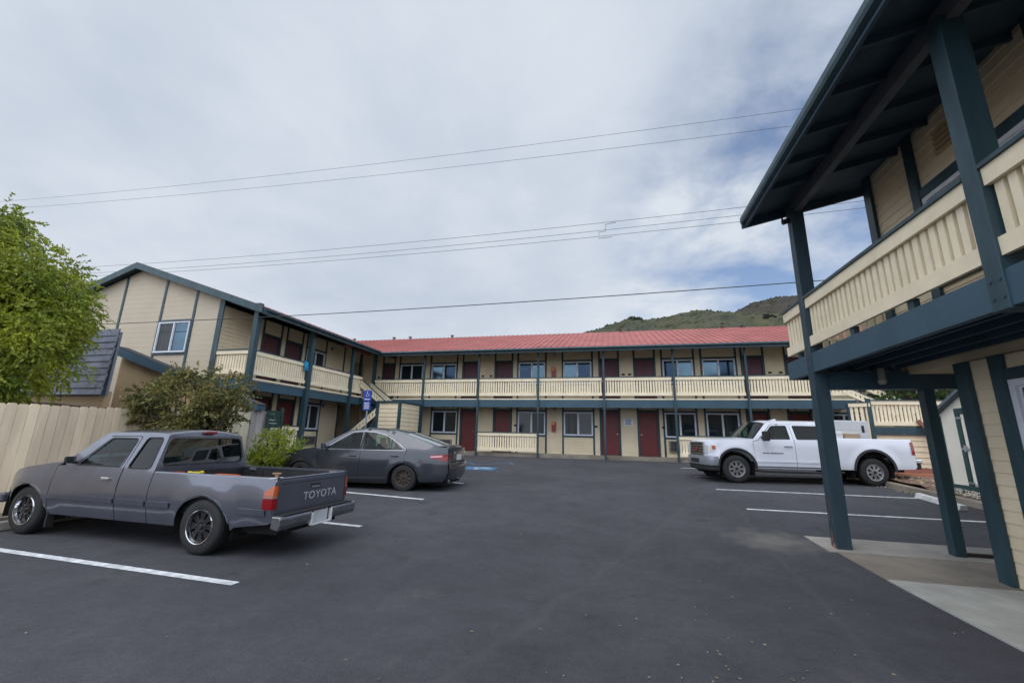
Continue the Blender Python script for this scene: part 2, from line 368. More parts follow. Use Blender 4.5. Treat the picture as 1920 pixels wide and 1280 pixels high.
# painted stall lines
def line(p, q, wd, matr, name='parking_line', z=.004):
    p = Vector((*p, 0)); q = Vector((*q, 0)); d = (q - p); n = max(2, int(d.length / .4)); s_ = Vector((-d.y, d.x, 0)).normalized() * wd / 2
    m2 = MB(); m2.loft([[tuple((p + d * i / n + s_ * k)[:2]) + (g((p + d * i / n + s_ * k).y) + z,) for k in (-1, 1)] for i in range(n + 1)], flip=True)
    return tag(m2.build(name, matr), kind='structure')
for p, q in (((-8.9, 3.92), (-3.63, 3.75)), ((-8.9, 6.75), (-3.95, 6.37)), ((-8.9, 9.45), (-4.02, 8.79)), ((-8.9, 12.2), (-4.0, 11.24)),
             ((2.54, 12.36), (7.1, 12.43)), ((2.55, 9.79), (6.9, 9.84)), ((2.5, 15.1), (7.2, 15.15)), ((2.45, 17.6), (7.2, 17.7))):
    line(p, q, .10, WHITELINE)
for p, q in (((-6.3, 17.35), (-5.2, 15.9)), ((-5.2, 15.9), (-4.2, 17.3)), ((-6.9, 16.4), (-6.3, 17.35)), ((-4.2, 17.3), (-3.9, 16.6))): line(p, q, .09, BLUELINE, 'access_line')
m_ = MB(); m_.loft([[(-5.25, y, g(y) + .004), (-4.1, y, g(y) + .004)] for y in yr(14.35, 15.3, .3)]); tag(m_.build('access_marking', BLUELINE), kind='structure')
# wheelchair emblem in white on the blue square
m_ = MB(); zc = lambda y: g(y) + .009
def gp(u, v): return (-4.67 + u * .42, 14.8 - v * .38, 0)
def gband(pts, wd):
    for a, b in zip(pts[:-1], pts[1:]):
        p = Vector(gp(*a)); q = Vector(gp(*b)); d = (q - p).normalized(); s_ = Vector((-d.y, d.x, 0)) * wd / 2
        m_.poly([(x.x, x.y, zc(x.y)) for x in (p - s_, q - s_, q + s_, p + s_)])
gband([(-.15, .8), (-.1, .1), (.45, .1), (.65, -.65), (.85, -.6)], .07)
gband([(.5 * math.cos(t_) - .05, .5 * math.sin(t_) - .3) for t_ in [R(120 + 20 * k) for k in range(12)]], .06)
m_.poly([(*gp(-.15 + .13 * math.cos(k), 1.0 + .13 * math.sin(k))[:2], zc(14.4)) for k in [i * math.pi / 4 for i in range(8)]][::-1])
tag(m_.build('access_symbol', WHITELINE), kind='structure')

# ------------------------------------------------------------ siding and openings
LIP = [.02]
def siding(mb, u0, u1, z0, z1, P, lap=.15, lip=None):
    lip = lip or LIP[0]
    """lapped boards; P(u, z, d) gives the world point, d = distance out of the wall"""
    z = z0
    while z < z1 - 1e-4:
        zt = min(z + lap, z1)
        a, b, c, d = P(u0, z, lip), P(u1, z, lip), P(u1, zt, 0.0), P(u0, zt, 0.0)
        mb.poly([a, b, c, d])
        mb.poly([P(u0, z, 0), P(u1, z, 0), b, a])
        z = zt
def PY(y, sgn=-1):   # wall in plane y facing -y
    return lambda u, z, d: (u, y + sgn * d, z)
def PX(x, sgn=1):
    return lambda u, z, d: (x + sgn * d, u, z)
def pbox(mb, P, u0, u1, z0, z1, d0, d1):
    pts = [P(u0, z0, d0), P(u1, z0, d0), P(u1, z1, d0), P(u0, z1, d0)]
    q = Vector(P(u0, z0, d1)) - Vector(P(u0, z0, d0)); mb.prism([Vector(p) for p in pts], q)
def opening_grid(mb, u0, u1, z0, z1, ops, P, lap=.15):
    """siding around rectangular openings [(a,b,za,zb)]"""
    us = sorted({u0, u1, *[o[0] for o in ops], *[o[1] for o in ops]}); us = [u for u in us if u0 <= u <= u1]
    for a, b in zip(us[:-1], us[1:]):
        mid = (a + b) / 2; cut = [o for o in ops if o[0] < mid < o[1]]
        if not cut: siding(mb, a, b, z0, z1, P, lap)
        else:
            o = cut[0]
            if o[2] > z0 + .01: siding(mb, a, b, z0, o[2], P, lap)
            if o[3] < z1 - .01: siding(mb, a, b, o[3], z1, P, lap)
def window(parent, P, a, b, za, zb, panes=(PANEM, PANEC), fw=.045, label=None):
    m_ = MB(); d0, d1 = -.03, .035
    pbox(m_, P, a, b, zb - fw, zb, d0, d1); pbox(m_, P, a, b, za, za + fw, d0, d1 + .01)
    pbox(m_, P, a, a + fw, za + fw, zb - fw, d0, d1); pbox(m_, P, b - fw, b, za + fw, zb - fw, d0, d1)
    mid = (a + b) / 2; pbox(m_, P, mid - fw * .55, mid + fw * .55, za + fw, zb - fw, d0, d1 - .006)
    for (p, q, dd) in ((a + fw, mid - fw * .55, .016), (mid + fw * .55, b - fw, .0)):   # inner sash
        s_ = .02
        pbox(m_, P, p, q, zb - fw - s_, zb - fw, d0, dd); pbox(m_, P, p, q, za + fw, za + fw + s_, d0, dd)
        pbox(m_, P, p, p + s_, za + fw + s_, zb - fw - s_, d0, dd); pbox(m_, P, q - s_, q, za + fw + s_, zb - fw - s_, d0, dd)
    fr = m_.build('window', WHITEF, parent)
    if label: fr['label'] = label
    for (p, q), pm in zip(((a + fw, mid), (mid, b - fw)), panes):
        k = MB(); k.poly([P(p, za + fw, -.012), P(q, za + fw, -.012), P(q, zb - fw, -.012), P(p, zb - fw, -.012)]); k.build('pane', pm, fr)
    return fr
def door(parent, P, a, b, z0, z1, matr, panels=False, handle=1, label=None):
    m_ = MB(); pbox(m_, P, a, b, z0, z1, -.08, -.04)
    if panels:
        w_ = (b - a)
        for (u, v) in ((.13, .45), (.55, .87)):
            for (s_, t_) in ((.08, .32), (.38, .68), (.74, .92)):
                pbox(m_, P, a + w_ * u, a + w_ * v, z0 + (z1 - z0) * s_, z0 + (z1 - z0) * t_, -.04, -.032)
    d = m_.build('door', matr, parent, bevel=.006)
    if label: d['label'] = label
    hx = a + .07 if handle < 0 else b - .07; k = MB()
    p = Vector(P(hx, z0 + .98, -.04)); q = Vector(P(hx, z0 + .98, .02)); k.tube([p, q], .022, 10)
    r2 = Vector(P(hx + (.1 if handle < 0 else -.1), z0 + .98, .02)); k.tube([q, r2], .012, 8); pass
    k.build('door_handle', CHROME, d); return d
def trims(mb, P, a, b, z0, z1, za, zb, tw=.09, is_door=False, full=True):
    pbox(mb, P, a - tw, a, z0, z1, 0, .03); pbox(mb, P, b, b + tw, z0, z1, 0, .03)
    pbox(mb, P, a, b, zb, zb + tw, 0, .028)
    if not is_door: pbox(mb, P, a, b, za - tw, za, 0, .028)
    # reveals
    pbox(mb, P, a, a + .015, za, zb, -.08, .0); pbox(mb, P, b - .015, b, za, zb, -.08, .0); pbox(mb, P, a + .015, b - .015, zb - .015, zb, -.08, 0)
def railing(parent, P, a, b, ztop, zbot, pitch=.12, bw=.082, name='railing', cap=True, d=0.0, tb=.14):
    """P(u,z,d); cream boards with balusters and dark hand rail"""
    m_ = MB()
    pbox(m_, P, a, b, ztop - .03 - tb, ztop - .03, d - .02, d + .02)
    pbox(m_, P, a, b, zbot, zbot + tb, d - .02, d + .02)
    n = max(1, int((b - a) / pitch)); st = (b - a) / n
    for i in range(n):
        c = a + (i + .5) * st + random.uniform(-.003, .003)
        pbox(m_, P, c - bw / 2, c + bw / 2, zbot + .02, ztop - .05, d - .062, d - .024)
    r = m_.build(name, RAILC, parent)
    if cap:
        k = MB(); pbox(k, P, a, b, ztop - .028, ztop + .008, d - .06, d + .045); k.build('handrail', TEAL, r)
    return r
def wall_lamp(parent, P, u, z):
    m_ = MB(); pbox(m_, P, u - .05, u + .05, z - .07, z + .05, 0.01, .04); pbox(m_, P, u - .07, u + .07, z + .05, z + .075, .02, .17)
    pbox(m_, P, u - .008, u + .008, z - .02, z + .05, .04, .12)
    l_ = m_.build('wall_lamp', BLACK, parent, bevel=.006); k = MB(); p = Vector(P(u, z - .06, .11)); k.lathe(p, (0, 0, 1), [(.0, 0), (.035, 0), (.045, .05), (.04, .108), (.0, .108)], 12); k.build('lamp_glass', CLRL, l_)
def number_plate(parent, P, u, z):
    m_ = MB(); pbox(m_, P, u - .075, u + .075, z - .045, z + .045, .012, .03); m_.build('room_plaque', BLACK, parent)
def ac_unit(parent, P, u, z, w_=1.0, h_=.40):
    m_ = MB(); pbox(m_, P, u - w_ / 2, u + w_ / 2, z, z + h_, -.02, .12); a = m_.build('air_conditioner', mat('ac_grey_metal', srgb(120, 118, 116), .6, var=.15), parent, bevel=.008)
    k = MB()
    n = 14
    for i in range(n):
        c = u - w_ / 2 + .06 + (w_ - .12) * (i + .5) / n; pbox(k, P, c - w_ / n * .28, c + w_ / n * .28, z + .04, z + h_ - .04, .118, .124)
    k.build('grille', BLACK, a)

FL, BT, DK, RT = .70, 3.25, 3.27, 4.31     # floor, beam top, deck, rail top (main motel)
BB = 2.88
# ============================================================ MAIN MOTEL (L shape)
M1 = tag(empty('motel_building', (-1, 21.4, .7)), 'long L shaped cream motel with red metal roof and dark teal balcony trim', 'building')
# ---- rear wing
Pr = PY(21.4)
upper = [('d', -12.74, -12.1, 0), ('w', -11.68, -10.3, 1), ('w', -9.78, -8.32, 2), ('d', -7.88, -7.05, 0), ('d', -6.05, -5.2, 0), ('w', -4.8, -3.4, 5), ('w', -2.44, -1.02, 2), ('d', -.58, .27, 0),
         ('d', 1.12, 2.0, 0), ('w', 2.42, 3.8, 5), ('w', 4.22, 5.66, 2), ('d', 6.0, 6.83, 0), ('d', 7.82, 8.65, 0), ('w', 9.1, 10.5, 1)]
lower = [('w', -11.7, -10.3, 1), ('w', -9.57, -8.15, 1), ('d', -7.88, -7.1, 0), ('d', -6.05, -5.2, 0), ('w', -4.8, -3.38, 3), ('w', -2.43, -1.0, 4), ('d', -.58, .25, 0), ('d', 1.2, 2.04, 0),
         ('w', 2.38, 3.76, 4), ('w', 4.22, 5.62, 3), ('d', 6.0, 6.82, 0), ('d', 7.7, 8.5, 0), ('w', 9.1, 10.5, 1)]
wm = MB(); tm = MB()
for lst, z0, z1, isup in ((upper, DK, 6.0, 1), (lower, FL, 3.05, 0)):
    ops = []
    for k, a, b, s in lst:
        if k == 'd': ops.append((a, b, z0, z0 + 2.08))
        else: ops.append((a, b, z0 + .9, z0 + 2.05))
    opening_grid(wm, -14.0, 11.6, z0, z1, ops, Pr)
    for k, a, b, s in lst:
        if k == 'd': trims(tm, Pr, a, b, z0, z1, z0, z0 + 2.08, is_door=True)
        else: trims(tm, Pr, a, b, z0, z1, z0 + .9, z0 + 2.05)
wm.build('wall', CREAM, M1)
tm.build('trim', TEAL, M1)
pn = {1: (PANEM, PANEM), 2: (PANEB, PANEN), 3: (PANEM, PANEC), 4: (PANEC, PANEM), 5: (PANEN, PANEB)}
for lst, z0, isup in ((upper, DK, 1), (lower, FL, 0)):
    for i, (k, a, b, s) in enumerate(lst):
        if k == 'd':
            door(M1, Pr, a + .015, b - .015, z0 + .02, z0 + 2.06, DOORU if isup else DOORM, panels=bool(isup), handle=-1 if (i % 2) else 1)
            number_plate(M1, Pr, (b + .27) if i % 2 else (a - .27), z0 + 1.35)
        else: window(M1, Pr, a, b, z0 + .9, z0 + 2.05, pn[s])
for u, z in ((-2.9, 5.65), (-2.9, 2.85), (2.95, 5.7), (8.9, 5.65), (-7.0 + .5, 5.7)): wall_lamp(M1, Pr, u, z)
ac_unit(M1, Pr, -8.85, .88, .95, .38); ac_unit(M1, Pr, 2.75, .95, .5, .5); ac_unit(M1, Pr, 4.9, .88, .95, .38)
# solid core and end walls so that it is a real volume
m_ = MB(); m_.box(-24.0, 11.55, 21.5, 31.5, .1, 6.05); m_.box(-24.0, -14.1, 12.12, 19.38, .1, 6.05); m_.box(-24.0, -17, 19.38, 21.5, .1, 6.05); m_.box(-17, -14.1, 19.38, 21.5, 3.0, 3.26); m_.box(-17, -14.1, 19.38, 21.5, 5.4, 6.05); m_.box(-17, -14.1, 19.38, 20.05, 3.26, 5.4); m_.box(-17, -14.1, 19.38, 21.5, .1, .69)
m_.build('core', CREAM, M1)
# ---- left wing wall facing +X
Pl = PX(-14.0)
lup = [('d', 13.97, 14.86), ('d', 15.28, 16.17), ('w', 16.55, 17.85)]
llo = [('d', 13.95, 14.84), ('d', 15.28, 16.18), ('w', 16.6, 17.9)]
wm = MB(); tm = MB()
for lst, z0, z1 in ((lup, DK, 6.0), (llo, FL, 3.05)):
    ops = [(a, b, z0, z0 + 2.08) if k == 'd' else (a, b, z0 + .9, z0 + 2.05) for k, a, b in lst] + [(20.1, 21.25, DK, 5.38) if z0 > 3 else (19.42, 21.3, FL, 2.96)]
    opening_grid(wm, 12.0, 21.4, z0, z1, ops, Pl)
    for k, a, b in lst: trims(tm, Pl, a, b, z0, z1, z0 if k == 'd' else z0 + .9, z0 + (2.08 if k == 'd' else 2.05), is_door=(k == 'd'))
t2 = MB(); t3 = MB(); pbox(t2, Pl, 19.35, 19.45, DK, 6.0, 0, .03); pbox(t3, Pl, 19.3, 19.4, FL, 3.0, 0, .03)
wm.build('wall', CREAM, M1); tm.build('trim', TEAL, M1); t2.build('trim', TEAL, M1); t3.build('trim', TEAL, M1)
for lst, z0, isup in ((lup, DK, 1), (llo, FL, 0)):
    for i, (k, a, b) in enumerate(lst):
        if k == 'd': door(M1, Pl, a + .015, b - .015, z0 + .02, z0 + 2.06, DOORU if isup else DOORM, handle=1); number_plate(M1, Pl, a - .25, z0 + 1.35)
        else: window(M1, Pl, a, b, z0 + .9, z0 + 2.05, (PANEM, PANEC) if isup else (PANEM, PANEC))
wall_lamp(M1, Pl, 18.3, 5.65); wall_lamp(M1, Pl, 18.15, 2.75); ac_unit(M1, Pl, 17.3, .9, .95, .4)
# ---- gable end facing the camera, Y = 12
EX, EZ, RX, RZ = -11.98, 5.70, -18.40, 7.86
sl = (RZ - EZ) / (EX - RX)
def zroof(x): return RZ - abs(x - RX) * sl
gm = MB(); z = .1
xs_l = -22.9
def gw(zc):   # half extent of the gable wall at height z (wall right edge -14, left edge -22.9)
    xr_ = min(-14.0, RX + (RZ - .12 - zc) / sl); xl_ = max(xs_l, RX - (RZ - .12 - zc) / sl); return xl_, xr_
while z < RZ - .14:
    zt = min(z + .2, RZ - .12); (a, b), (c, d) = gw(z), gw(zt)
    ys0 = 12.0 - .0035
    gm.poly([(a, ys0, z), (b, ys0, z), (d, 12.0, zt), (c, 12.0, zt)]); gm.poly([(a, 12.0, z), (b, 12.0, z), (b, ys0, z), (a, ys0, z)]); z = zt
gm.poly([(-14.0, 12.0, .1), (-14.0, 12.1, .1), (-14.0, 12.1, 6.0), (-14.0, 12.0, 6.0)])
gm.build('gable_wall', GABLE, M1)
tg = MB(); Pg = PY(12.0)
for a, b in ((-19.16, -19.06), (-17.03, -16.93), (-15.42, -15.32), (-21.3, -21.2)):
    pbox(tg, Pg, a, b, 2.0, zroof(a if a < RX else b) - .12, 0, .03)
pbox(tg, Pg, -14.2, -13.97, .1, zroof(-13.97) - .12, 0, .035); pbox(tg, Pg, -16.93, -15.42, 5.46, 5.55, 0, .027); pbox(tg, Pg, -16.93, -15.42, 4.17, 4.26, 0, .027)
tg.build('trim', TEAL, M1)
window(M1, lambda u, z, d: (u, 11.97 - d, z), -16.93, -15.42, 4.26, 5.46, (PANEC, PANEB))
# ---- roofs
def roof_slab(p_eave0, p_eave1, p_ridge1, p_ridge0, th, rib_dir_n, matr_top, parent, name='roof', pitch=.30):
    a, b, c, d = [Vector(p) for p in (p_eave0, p_eave1, p_ridge1, p_ridge0)]
    m_ = MB(); m_.prism([a, b, c, d], (0, 0, th)); rf = m_.build(name, matr_top, parent)
    k = MB(); up = Vector((0, 0, th)); n = int((b - a).length / pitch)
    nrm = (b - a).cross(d - a).normalized();
    if nrm.z < 0: nrm = -nrm
    for i in range(n + 1):
        t_ = i / n; p = a.lerp(b, t_) + up; q = d.lerp(c, t_) + up
        if rib_dir_n == 'x': q = Vector((p.x, q.y, q.z))
        k.bar(p + nrm * .012, q + nrm * .012, .035, .03, up=nrm)
    if rib_dir_n == 'x':     # short ribs that die into the valley
        x = a.x - pitch
        while x > d.x + .2:
            t_ = (a.x - x) / (a.x - d.x); p = a.lerp(d, t_) + up; q = Vector((x, d.y, d.z)) + up; k.bar(p + nrm * .012, q + nrm * .012, .035, .03, up=nrm); x -= pitch
    k.build('roof_seam', matr_top, rf); return rf
RY, RRZ = 26.0, 7.92; RE = 19.6; REZ = 5.66
roof_slab((EX, RE, REZ), (12.6, RE, REZ), (12.6, RY, RRZ), (RX, RY, RRZ), .06, 'x', REDROOF, M1)
roof_slab((-24.6, 32.4, REZ), (12.6, 32.4, REZ), (12.6, RY, RRZ), (-24.6, RY, RRZ), .06, 1, REDROOF, M1)
roof_slab((EX, 11.75, EZ + .02), (EX, RE, EZ + .02), (RX, RY, RZ + .02), (RX, 11.75, RZ + .02), .06, 1, REDROOF, M1)
roof_slab((-24.8, 11.75, zroof(-24.8) + .02), (-24.8, 26, zroof(-24.8) + .02), (RX, 26, RZ + .02), (RX, 11.75, RZ + .02), .06, 1, REDROOF, M1)
m_ = MB()
# fascias: rakes of the gable, eaves, and soffit underside boards
for xa, xb in ((EX + .02, RX), (RX, -24.8)):
    m_.prism([Vector((xa, 11.68, zroof(xa) - .16)), Vector((xb, 11.68, zroof(xb) - .16)), Vector((xb, 11.68, zroof(xb) + .10)), Vector((xa, 11.68, zroof(xa) + .10))], (0, .06, 0))
m_.box(EX - .02, EX + .05, 11.74, 19.62, EZ - .18, EZ + .05)
m_.box(EX + .02, 12.6, RE - .05, RE + .02, REZ - .18, REZ + .03)
m_.build('fascia', TEAL, M1)
m_ = MB()
# gutters
m_.tube([(EX + .09, 11.9, EZ - .02), (EX + .09, 19.5, EZ - .02)], .06, 8); m_.tube([(EX + .09, RE - .1, REZ - .03), (12.5, RE - .1, REZ - .03)], .06, 8)
m_.build('gutter', TEAL, M1)
m_ = MB(); m_.prism([Vector((EX - .03, 11.76, EZ - .05)), Vector((RX, 11.76, RZ - .05)), Vector((RX, 11.76, RZ)), Vector((EX - .03, 11.76, EZ))], (0, 9.75, 0)); m_.prism([Vector((-24.75, 11.76, zroof(-24.75) - .05)), Vector((RX, 11.76, RZ - .05)), Vector((RX, 11.76, RZ)), Vector((-24.75, 11.76, zroof(-24.75)))], (0, 14.2, 0))
m_.prism([Vector((-11.9, RE + .03, REZ - .05)), Vector((-11.9, RY, RRZ - .05)), Vector((-11.9, RY, RRZ)), Vector((-11.9, RE + .03, REZ))], (24.4, 0, 0))
for i in range(40):
    y = 12.1 + i * .61
    if y < 20.5: m_.bar((EX - .06, y, EZ - .11), (EX - 2.0, y, EZ - .11 + 2 * sl - .02), .04, .12)
for i in range(43):
    x = -11.8 + i * .61 * .93; m_.bar((x, RE + .05, REZ - .11), (x, RE + 1.85, REZ - .11 + 1.8 * .353), .04, .12)
m_.build('roof_underside', TEALD, M1)
m_ = MB()
for x in (-17.93, -14.8, -13.56, -10.46, .6, 6.36, 7.4): m_.tube([(x, 25.8, 7.75), (x, 25.8, 8.05)], .06, 8); m_.box(x - .09, x + .09, 25.71, 25.89, 8.03, 8.09)
m_.build('roof_vents', mat('vent_brown', srgb(92, 62, 60), .7), M1)
# ---- decks, beams, soffits
m_ = MB(); m_.box(-14.0, 9.7, 20.14, 21.4, DK - .05, DK); m_.box(-14.0, -12.45, 12.05, 20.14, DK - .05, DK)
m_.box(-12.48, 9.7, 20.075, 20.1, BT, DK + .03); m_.box(-12.44, -12.415, 12.0, 19.0, BT, DK + .03)
m_.build('deck', RAILC, M1)
m_ = MB(); m_.box(-12.5, 9.72, 20.04, 20.13, BB, BT - .003); m_.box(-12.56, -12.47, 11.95, 20.04, BB, BT - .003)
m_.box(-14.0, -12.56, 11.96, 12.04, BB, BT - .003)
m_.build('deck_beam', TEALB, M1)
m_ = MB(); m_.box(-14.0, 9.7, 20.14, 21.38, 3.02, 3.06); m_.box(-13.98, -12.57, 12.06, 20.13, 3.02, 3.06)
for i in range(38): x = -11.9 + .6 * i; m_.box(x - .02, x + .02, 20.14, 21.37, 2.93, 3.02)
m_.build('deck_underside', TEALD, M1)
# ---- posts
def post(parent, x, y, z0, z1, w_=.10, matr=TEAL, d_=None):
    d_ = d_ or w_; m_ = MB(); m_.box(x - w_ / 2, x + w_ / 2, y - d_ / 2, y + d_ / 2, z0, z1); return m_.build('post', matr, parent, bevel=.006)
for x in (-9.55, -6.56, -3.51, -.39, 2.71, 5.72, 8.75): post(M1, x, 19.99, g(20.0), REZ + .05, .09)
for y in (12.02, 14.95, 17.92): post(M1, -12.42, y, .25 + (.5 if y < 13 else .3), 6.0 if y < 13 else EZ + .1, .19 if y < 15 else .14, TEAL)
post(M1, -12.5, 20.05, .6, 5.9, .16)
post(M1, -13.95, 20.9, DK, 5.9, .12)
# ---- upper rails
Pru = PY(20.03)
xs = [-12.4, -9.6, -6.61, -3.56, -.44, 2.66, 5.67, 8.7, 9.7]
for a, b in zip(xs[:-1], xs[1:]): railing(M1, Pru, a + (.05 if a > -12 else 0), b - .045, RT, 3.43)
Plu = PX(-12.47)
for a, b in ((12.12, 14.85), (15.05, 17.85), (18.0, 18.95)): railing(M1, Plu, a, b, RT, 3.43)
railing(M1, PY(12.0), -13.97, -12.53, RT, 3.43)
# ---- lower rails
for a, b in ((-6.5, -3.56), (2.77, 5.66)): railing(M1, Pru, a, b, FL + .98, FL + .10)
railing(M1, Plu, 12.6, 14.85, FL + 1.0, FL + .1)
# ---- corner stairs: lower flight, landing box, upper flight
def slope_rail(parent, y, xa, za, xb, zb, h_=.36, slots=True):
    m_ = MB(); xa, za, xb, zb = (xa, za, xb, zb); s_ = (zb - za) / (xb - xa); n = max(3, int(abs(xb - xa) / .14)); t_ = .10
    for dz0, dz1 in ((-t_, 0), (-h_, -h_ + t_)):
        m_.prism([Vector((xa, y, za + dz0)), Vector((xb, y, zb + dz0)), Vector((xb, y, zb + dz1)), Vector((xa, y, za + dz1))], (0, .04, 0))
    for i in range(n):
        c = xa + (xb - xa) * (i + .5) / n; hw = abs(xb - xa) / n * (.32); zc_ = za + (c - xa) * s_
        m_.prism([Vector((c - hw, y + .002, zc_ - hw * s_ - h_ + .02)), Vector((c + hw, y + .002, zc_ + hw * s_ - h_ + .02)), Vector((c + hw, y + .002, zc_ + hw * s_ - .03)), Vector((c - hw, y + .002, zc_ - hw * s_ - .03))], (0, .036, 0))
    r = m_.build('stair_railing', RAILC, parent)
    k = MB(); k.prism([Vector((xa, y - .02, za)), Vector((xb, y - .02, zb)), Vector((xb, y - .02, zb + .035)), Vector((xa, y - .02, za + .035))], (0, .08, 0)); k.build('handrail', TEAL, r)
    return r
slope_rail(M1, 17.72, -12.3, 1.36, -10.8, 2.63)
slope_rail(M1, 18.80, -12.45, 4.15, -10.9, 2.98)
slope_rail(M1, 19.70, -12.45, 4.12, -10.75, 2.92, h_=.3)
m_ = MB()
def stringer(y, xa, za, xb, zb, h_=.28): m_.prism([Vector((xa, y, za - h_)), Vector((xb, y, zb - h_)), Vector((xb, y, zb)), Vector((xa, y, za))], (0, .05, 0))
stringer(17.78, -12.35, .72, -10.85, 2.0); stringer(18.68, -12.35, .72, -10.85, 2.0); stringer(18.86, -12.45, 3.25, -10.85, 2.05); stringer(19.66, -12.45, 3.25, -10.85, 2.05)
for i in range(7):
    t_ = (i + .5) / 7; m_.box(-12.35 + 1.5 * t_ - .13, -12.35 + 1.5 * t_ + .13, 17.83, 18.68, .72 + 1.28 * t_ - .04, .72 + 1.28 * t_)
    m_.box(-10.85 - 1.6 * t_ - .14, -10.85 - 1.6 * t_ + .14, 18.91, 19.66, 2.0 + 1.25 * t_ - .04, 2.0 + 1.25 * t_)
m_.box(-10.85, -9.68, 17.83, 19.9, 1.94, 2.0)
m_.build('stairs', TEAL, M1)
m_ = MB(); siding(m_, -10.72, -9.6, .35, 2.92, PY(17.8), .19); siding(m_, 17.8, 19.85, .35, 2.92, PX(-9.6), .19)
m_.box(-10.7, -9.66, 17.84, 17.88, .3, 2.9); m_.box(-9.66, -9.63, 17.88, 19.8, .3, 2.9)
m_.build('landing_wall', CREAM, M1)
m_ = MB()
m_.box(-10.8, -10.66, 17.74, 17.86, .35, 2.98); m_.box(-9.68, -9.56, 17.75, 17.87, .35, 2.98); m_.box(-10.66, -9.68, 17.755, 17.86, 2.87, 2.98); m_.box(-10.66, -9.68, 17.765, 17.8, 1.62, 1.74)
m_.box(-9.63, -9.575, 17.87, 19.85, 2.88, 2.98); m_.box(-9.66, -9.53, 19.78, 19.92, .4, 2.98)
m_.build('landing_trim', TEAL, M1)
# ---- far right landing with railing
m_ = MB(); siding(m_, 9.12, 13.2, .5, 1.85, PY(18.1), .19); m_.box(9.12, 13.2, 18.12, 20.0, .5, 1.84)
m_.build('landing_wall', CREAM, M1)
m_ = MB(); m_.box(9.12, 13.2, 18.02, 18.1, 1.84, 2.10); m_.box(9.05, 9.17, 18.0, 18.12, .5, 3.12); m_.box(9.12, 13.2, 18.1, 20.0, 2.04, 2.08); m_.box(8.55, 8.62, 18.3, 18.4, 1.3, 2.95)
m_.build('landing_trim', TEAL, M1)
railing(M1, PY(18.03), 9.17, 13.2, 3.07, 2.16); railing(M1, lambda u, z, d: (u, 18.0 + (9.12 - u) * .55 - d, z), 8.58, 9.12, 3.0, 1.2)
slope_rail(M1, 19.2, 8.9, 3.75, 10.6, 2.85, .3); slope_rail(M1, 19.85, 9.4, 4.3, 11.6, 3.0, .3)

# things fixed to or near the main motel
def cabinet(x, z, tall, lab, pale=False):
    o = tag(empty('fire_extinguisher_cabinet', (x, 21.385, z)), lab, 'fire extinguisher')
    m_ = MB(); m_.box(x - .10, x + .10, 21.22, 21.388, z, z + tall); m_.build('case', mat('signal_red', srgb(176, 24, 30), .4), o, bevel=.015)
    m_ = MB(); m_.box(x - .07, x + .07, 21.21, 21.22, z + tall * .12, z + tall * .62); m_.build('panel', mat('red_face', srgb(110, 14, 20), .3), o)
    m_ = MB(); m_.prism([Vector((x - .07, 21.214, z + tall * .72)), Vector((x + .05, 21.214, z + tall * .80)), Vector((x + .05, 21.214, z + tall * .95)), Vector((x - .07, 21.214, z + tall * .87))], (0, .006, 0)); m_.build('sticker', mat('yellow_label', srgb(220, 170, 60), .5), o)
cabinet(-2.93, 1.78, .46, 'red fire extinguisher cabinet on the ground floor wall between two windows')
cabinet(-2.93, 4.45, .55, 'red fire extinguisher cabinet on the upper balcony wall above the ground floor one')
so = tag(empty('notice_sign', (.7, 21.38, 2.3)), 'white notice with blue lettering on the wall between two dark red doors', 'sign')
m_ = MB(); m_.box(.48, .92, 21.36, 21.386, 2.12, 2.46); m_.build('board', WHITEP, so)
MX90 = lambda x, y, z, s=1: Matrix.Translation((x, y, z)) @ Matrix.Rotation(R(90), 4, 'X')
def marks(x, y, z, wd, rows, step, h, matr, parent, seed):     # lettering too small to read in the photograph
    r = random.Random(seed); m_ = MB()
    for k in range(rows):
        zc_ = z + (rows / 2 - .5 - k) * step; c = x - wd / 2 + r.uniform(0, wd * .12); e = x + wd / 2 - r.uniform(0, wd * .12)
        while c < e - .012:
            q = min(e, c + r.uniform(.012, .03)); m_.box(c, q - .005, y - .001, y + .001, zc_ - h / 2, zc_ + h / 2); c = q
    m_.build('lettering', matr, parent)
marks(.7, 21.357, 2.30, .34, 4, .075, .042, mat('sign_blue', srgb(30, 60, 130), .5), so, 3)
# blue towel over the balcony rail
m_ = MB(); ty0, ty1 = 14.62, 14.9; rows = []
for j in range(9):
    y = ty0 + (ty1 - ty0) * j / 8; wv = .012 * math.sin(j * 1.7)
    rows.append([(-12.36 + wv, y, 3.93 - .01 * math.sin(j)), (-12.38 + wv, y, 4.15), (-12.40 + wv * .3, y, 4.32), (-12.45, y, 4.345), (-12.55, y, 4.33), (-12.57 - wv, y, 4.05)])
m_.loft(rows); m_.smooth = True
tw = m_.build('towel', mat('bright_blue_cloth', srgb(30, 140, 190), .9, var=.12, vscale=8), smooth_angle=60); tw.modifiers.new('thick', 'SOLIDIFY').thickness = .012
tag(tw, 'bright blue towel hanging over the left balcony rail beside a post', 'towel')
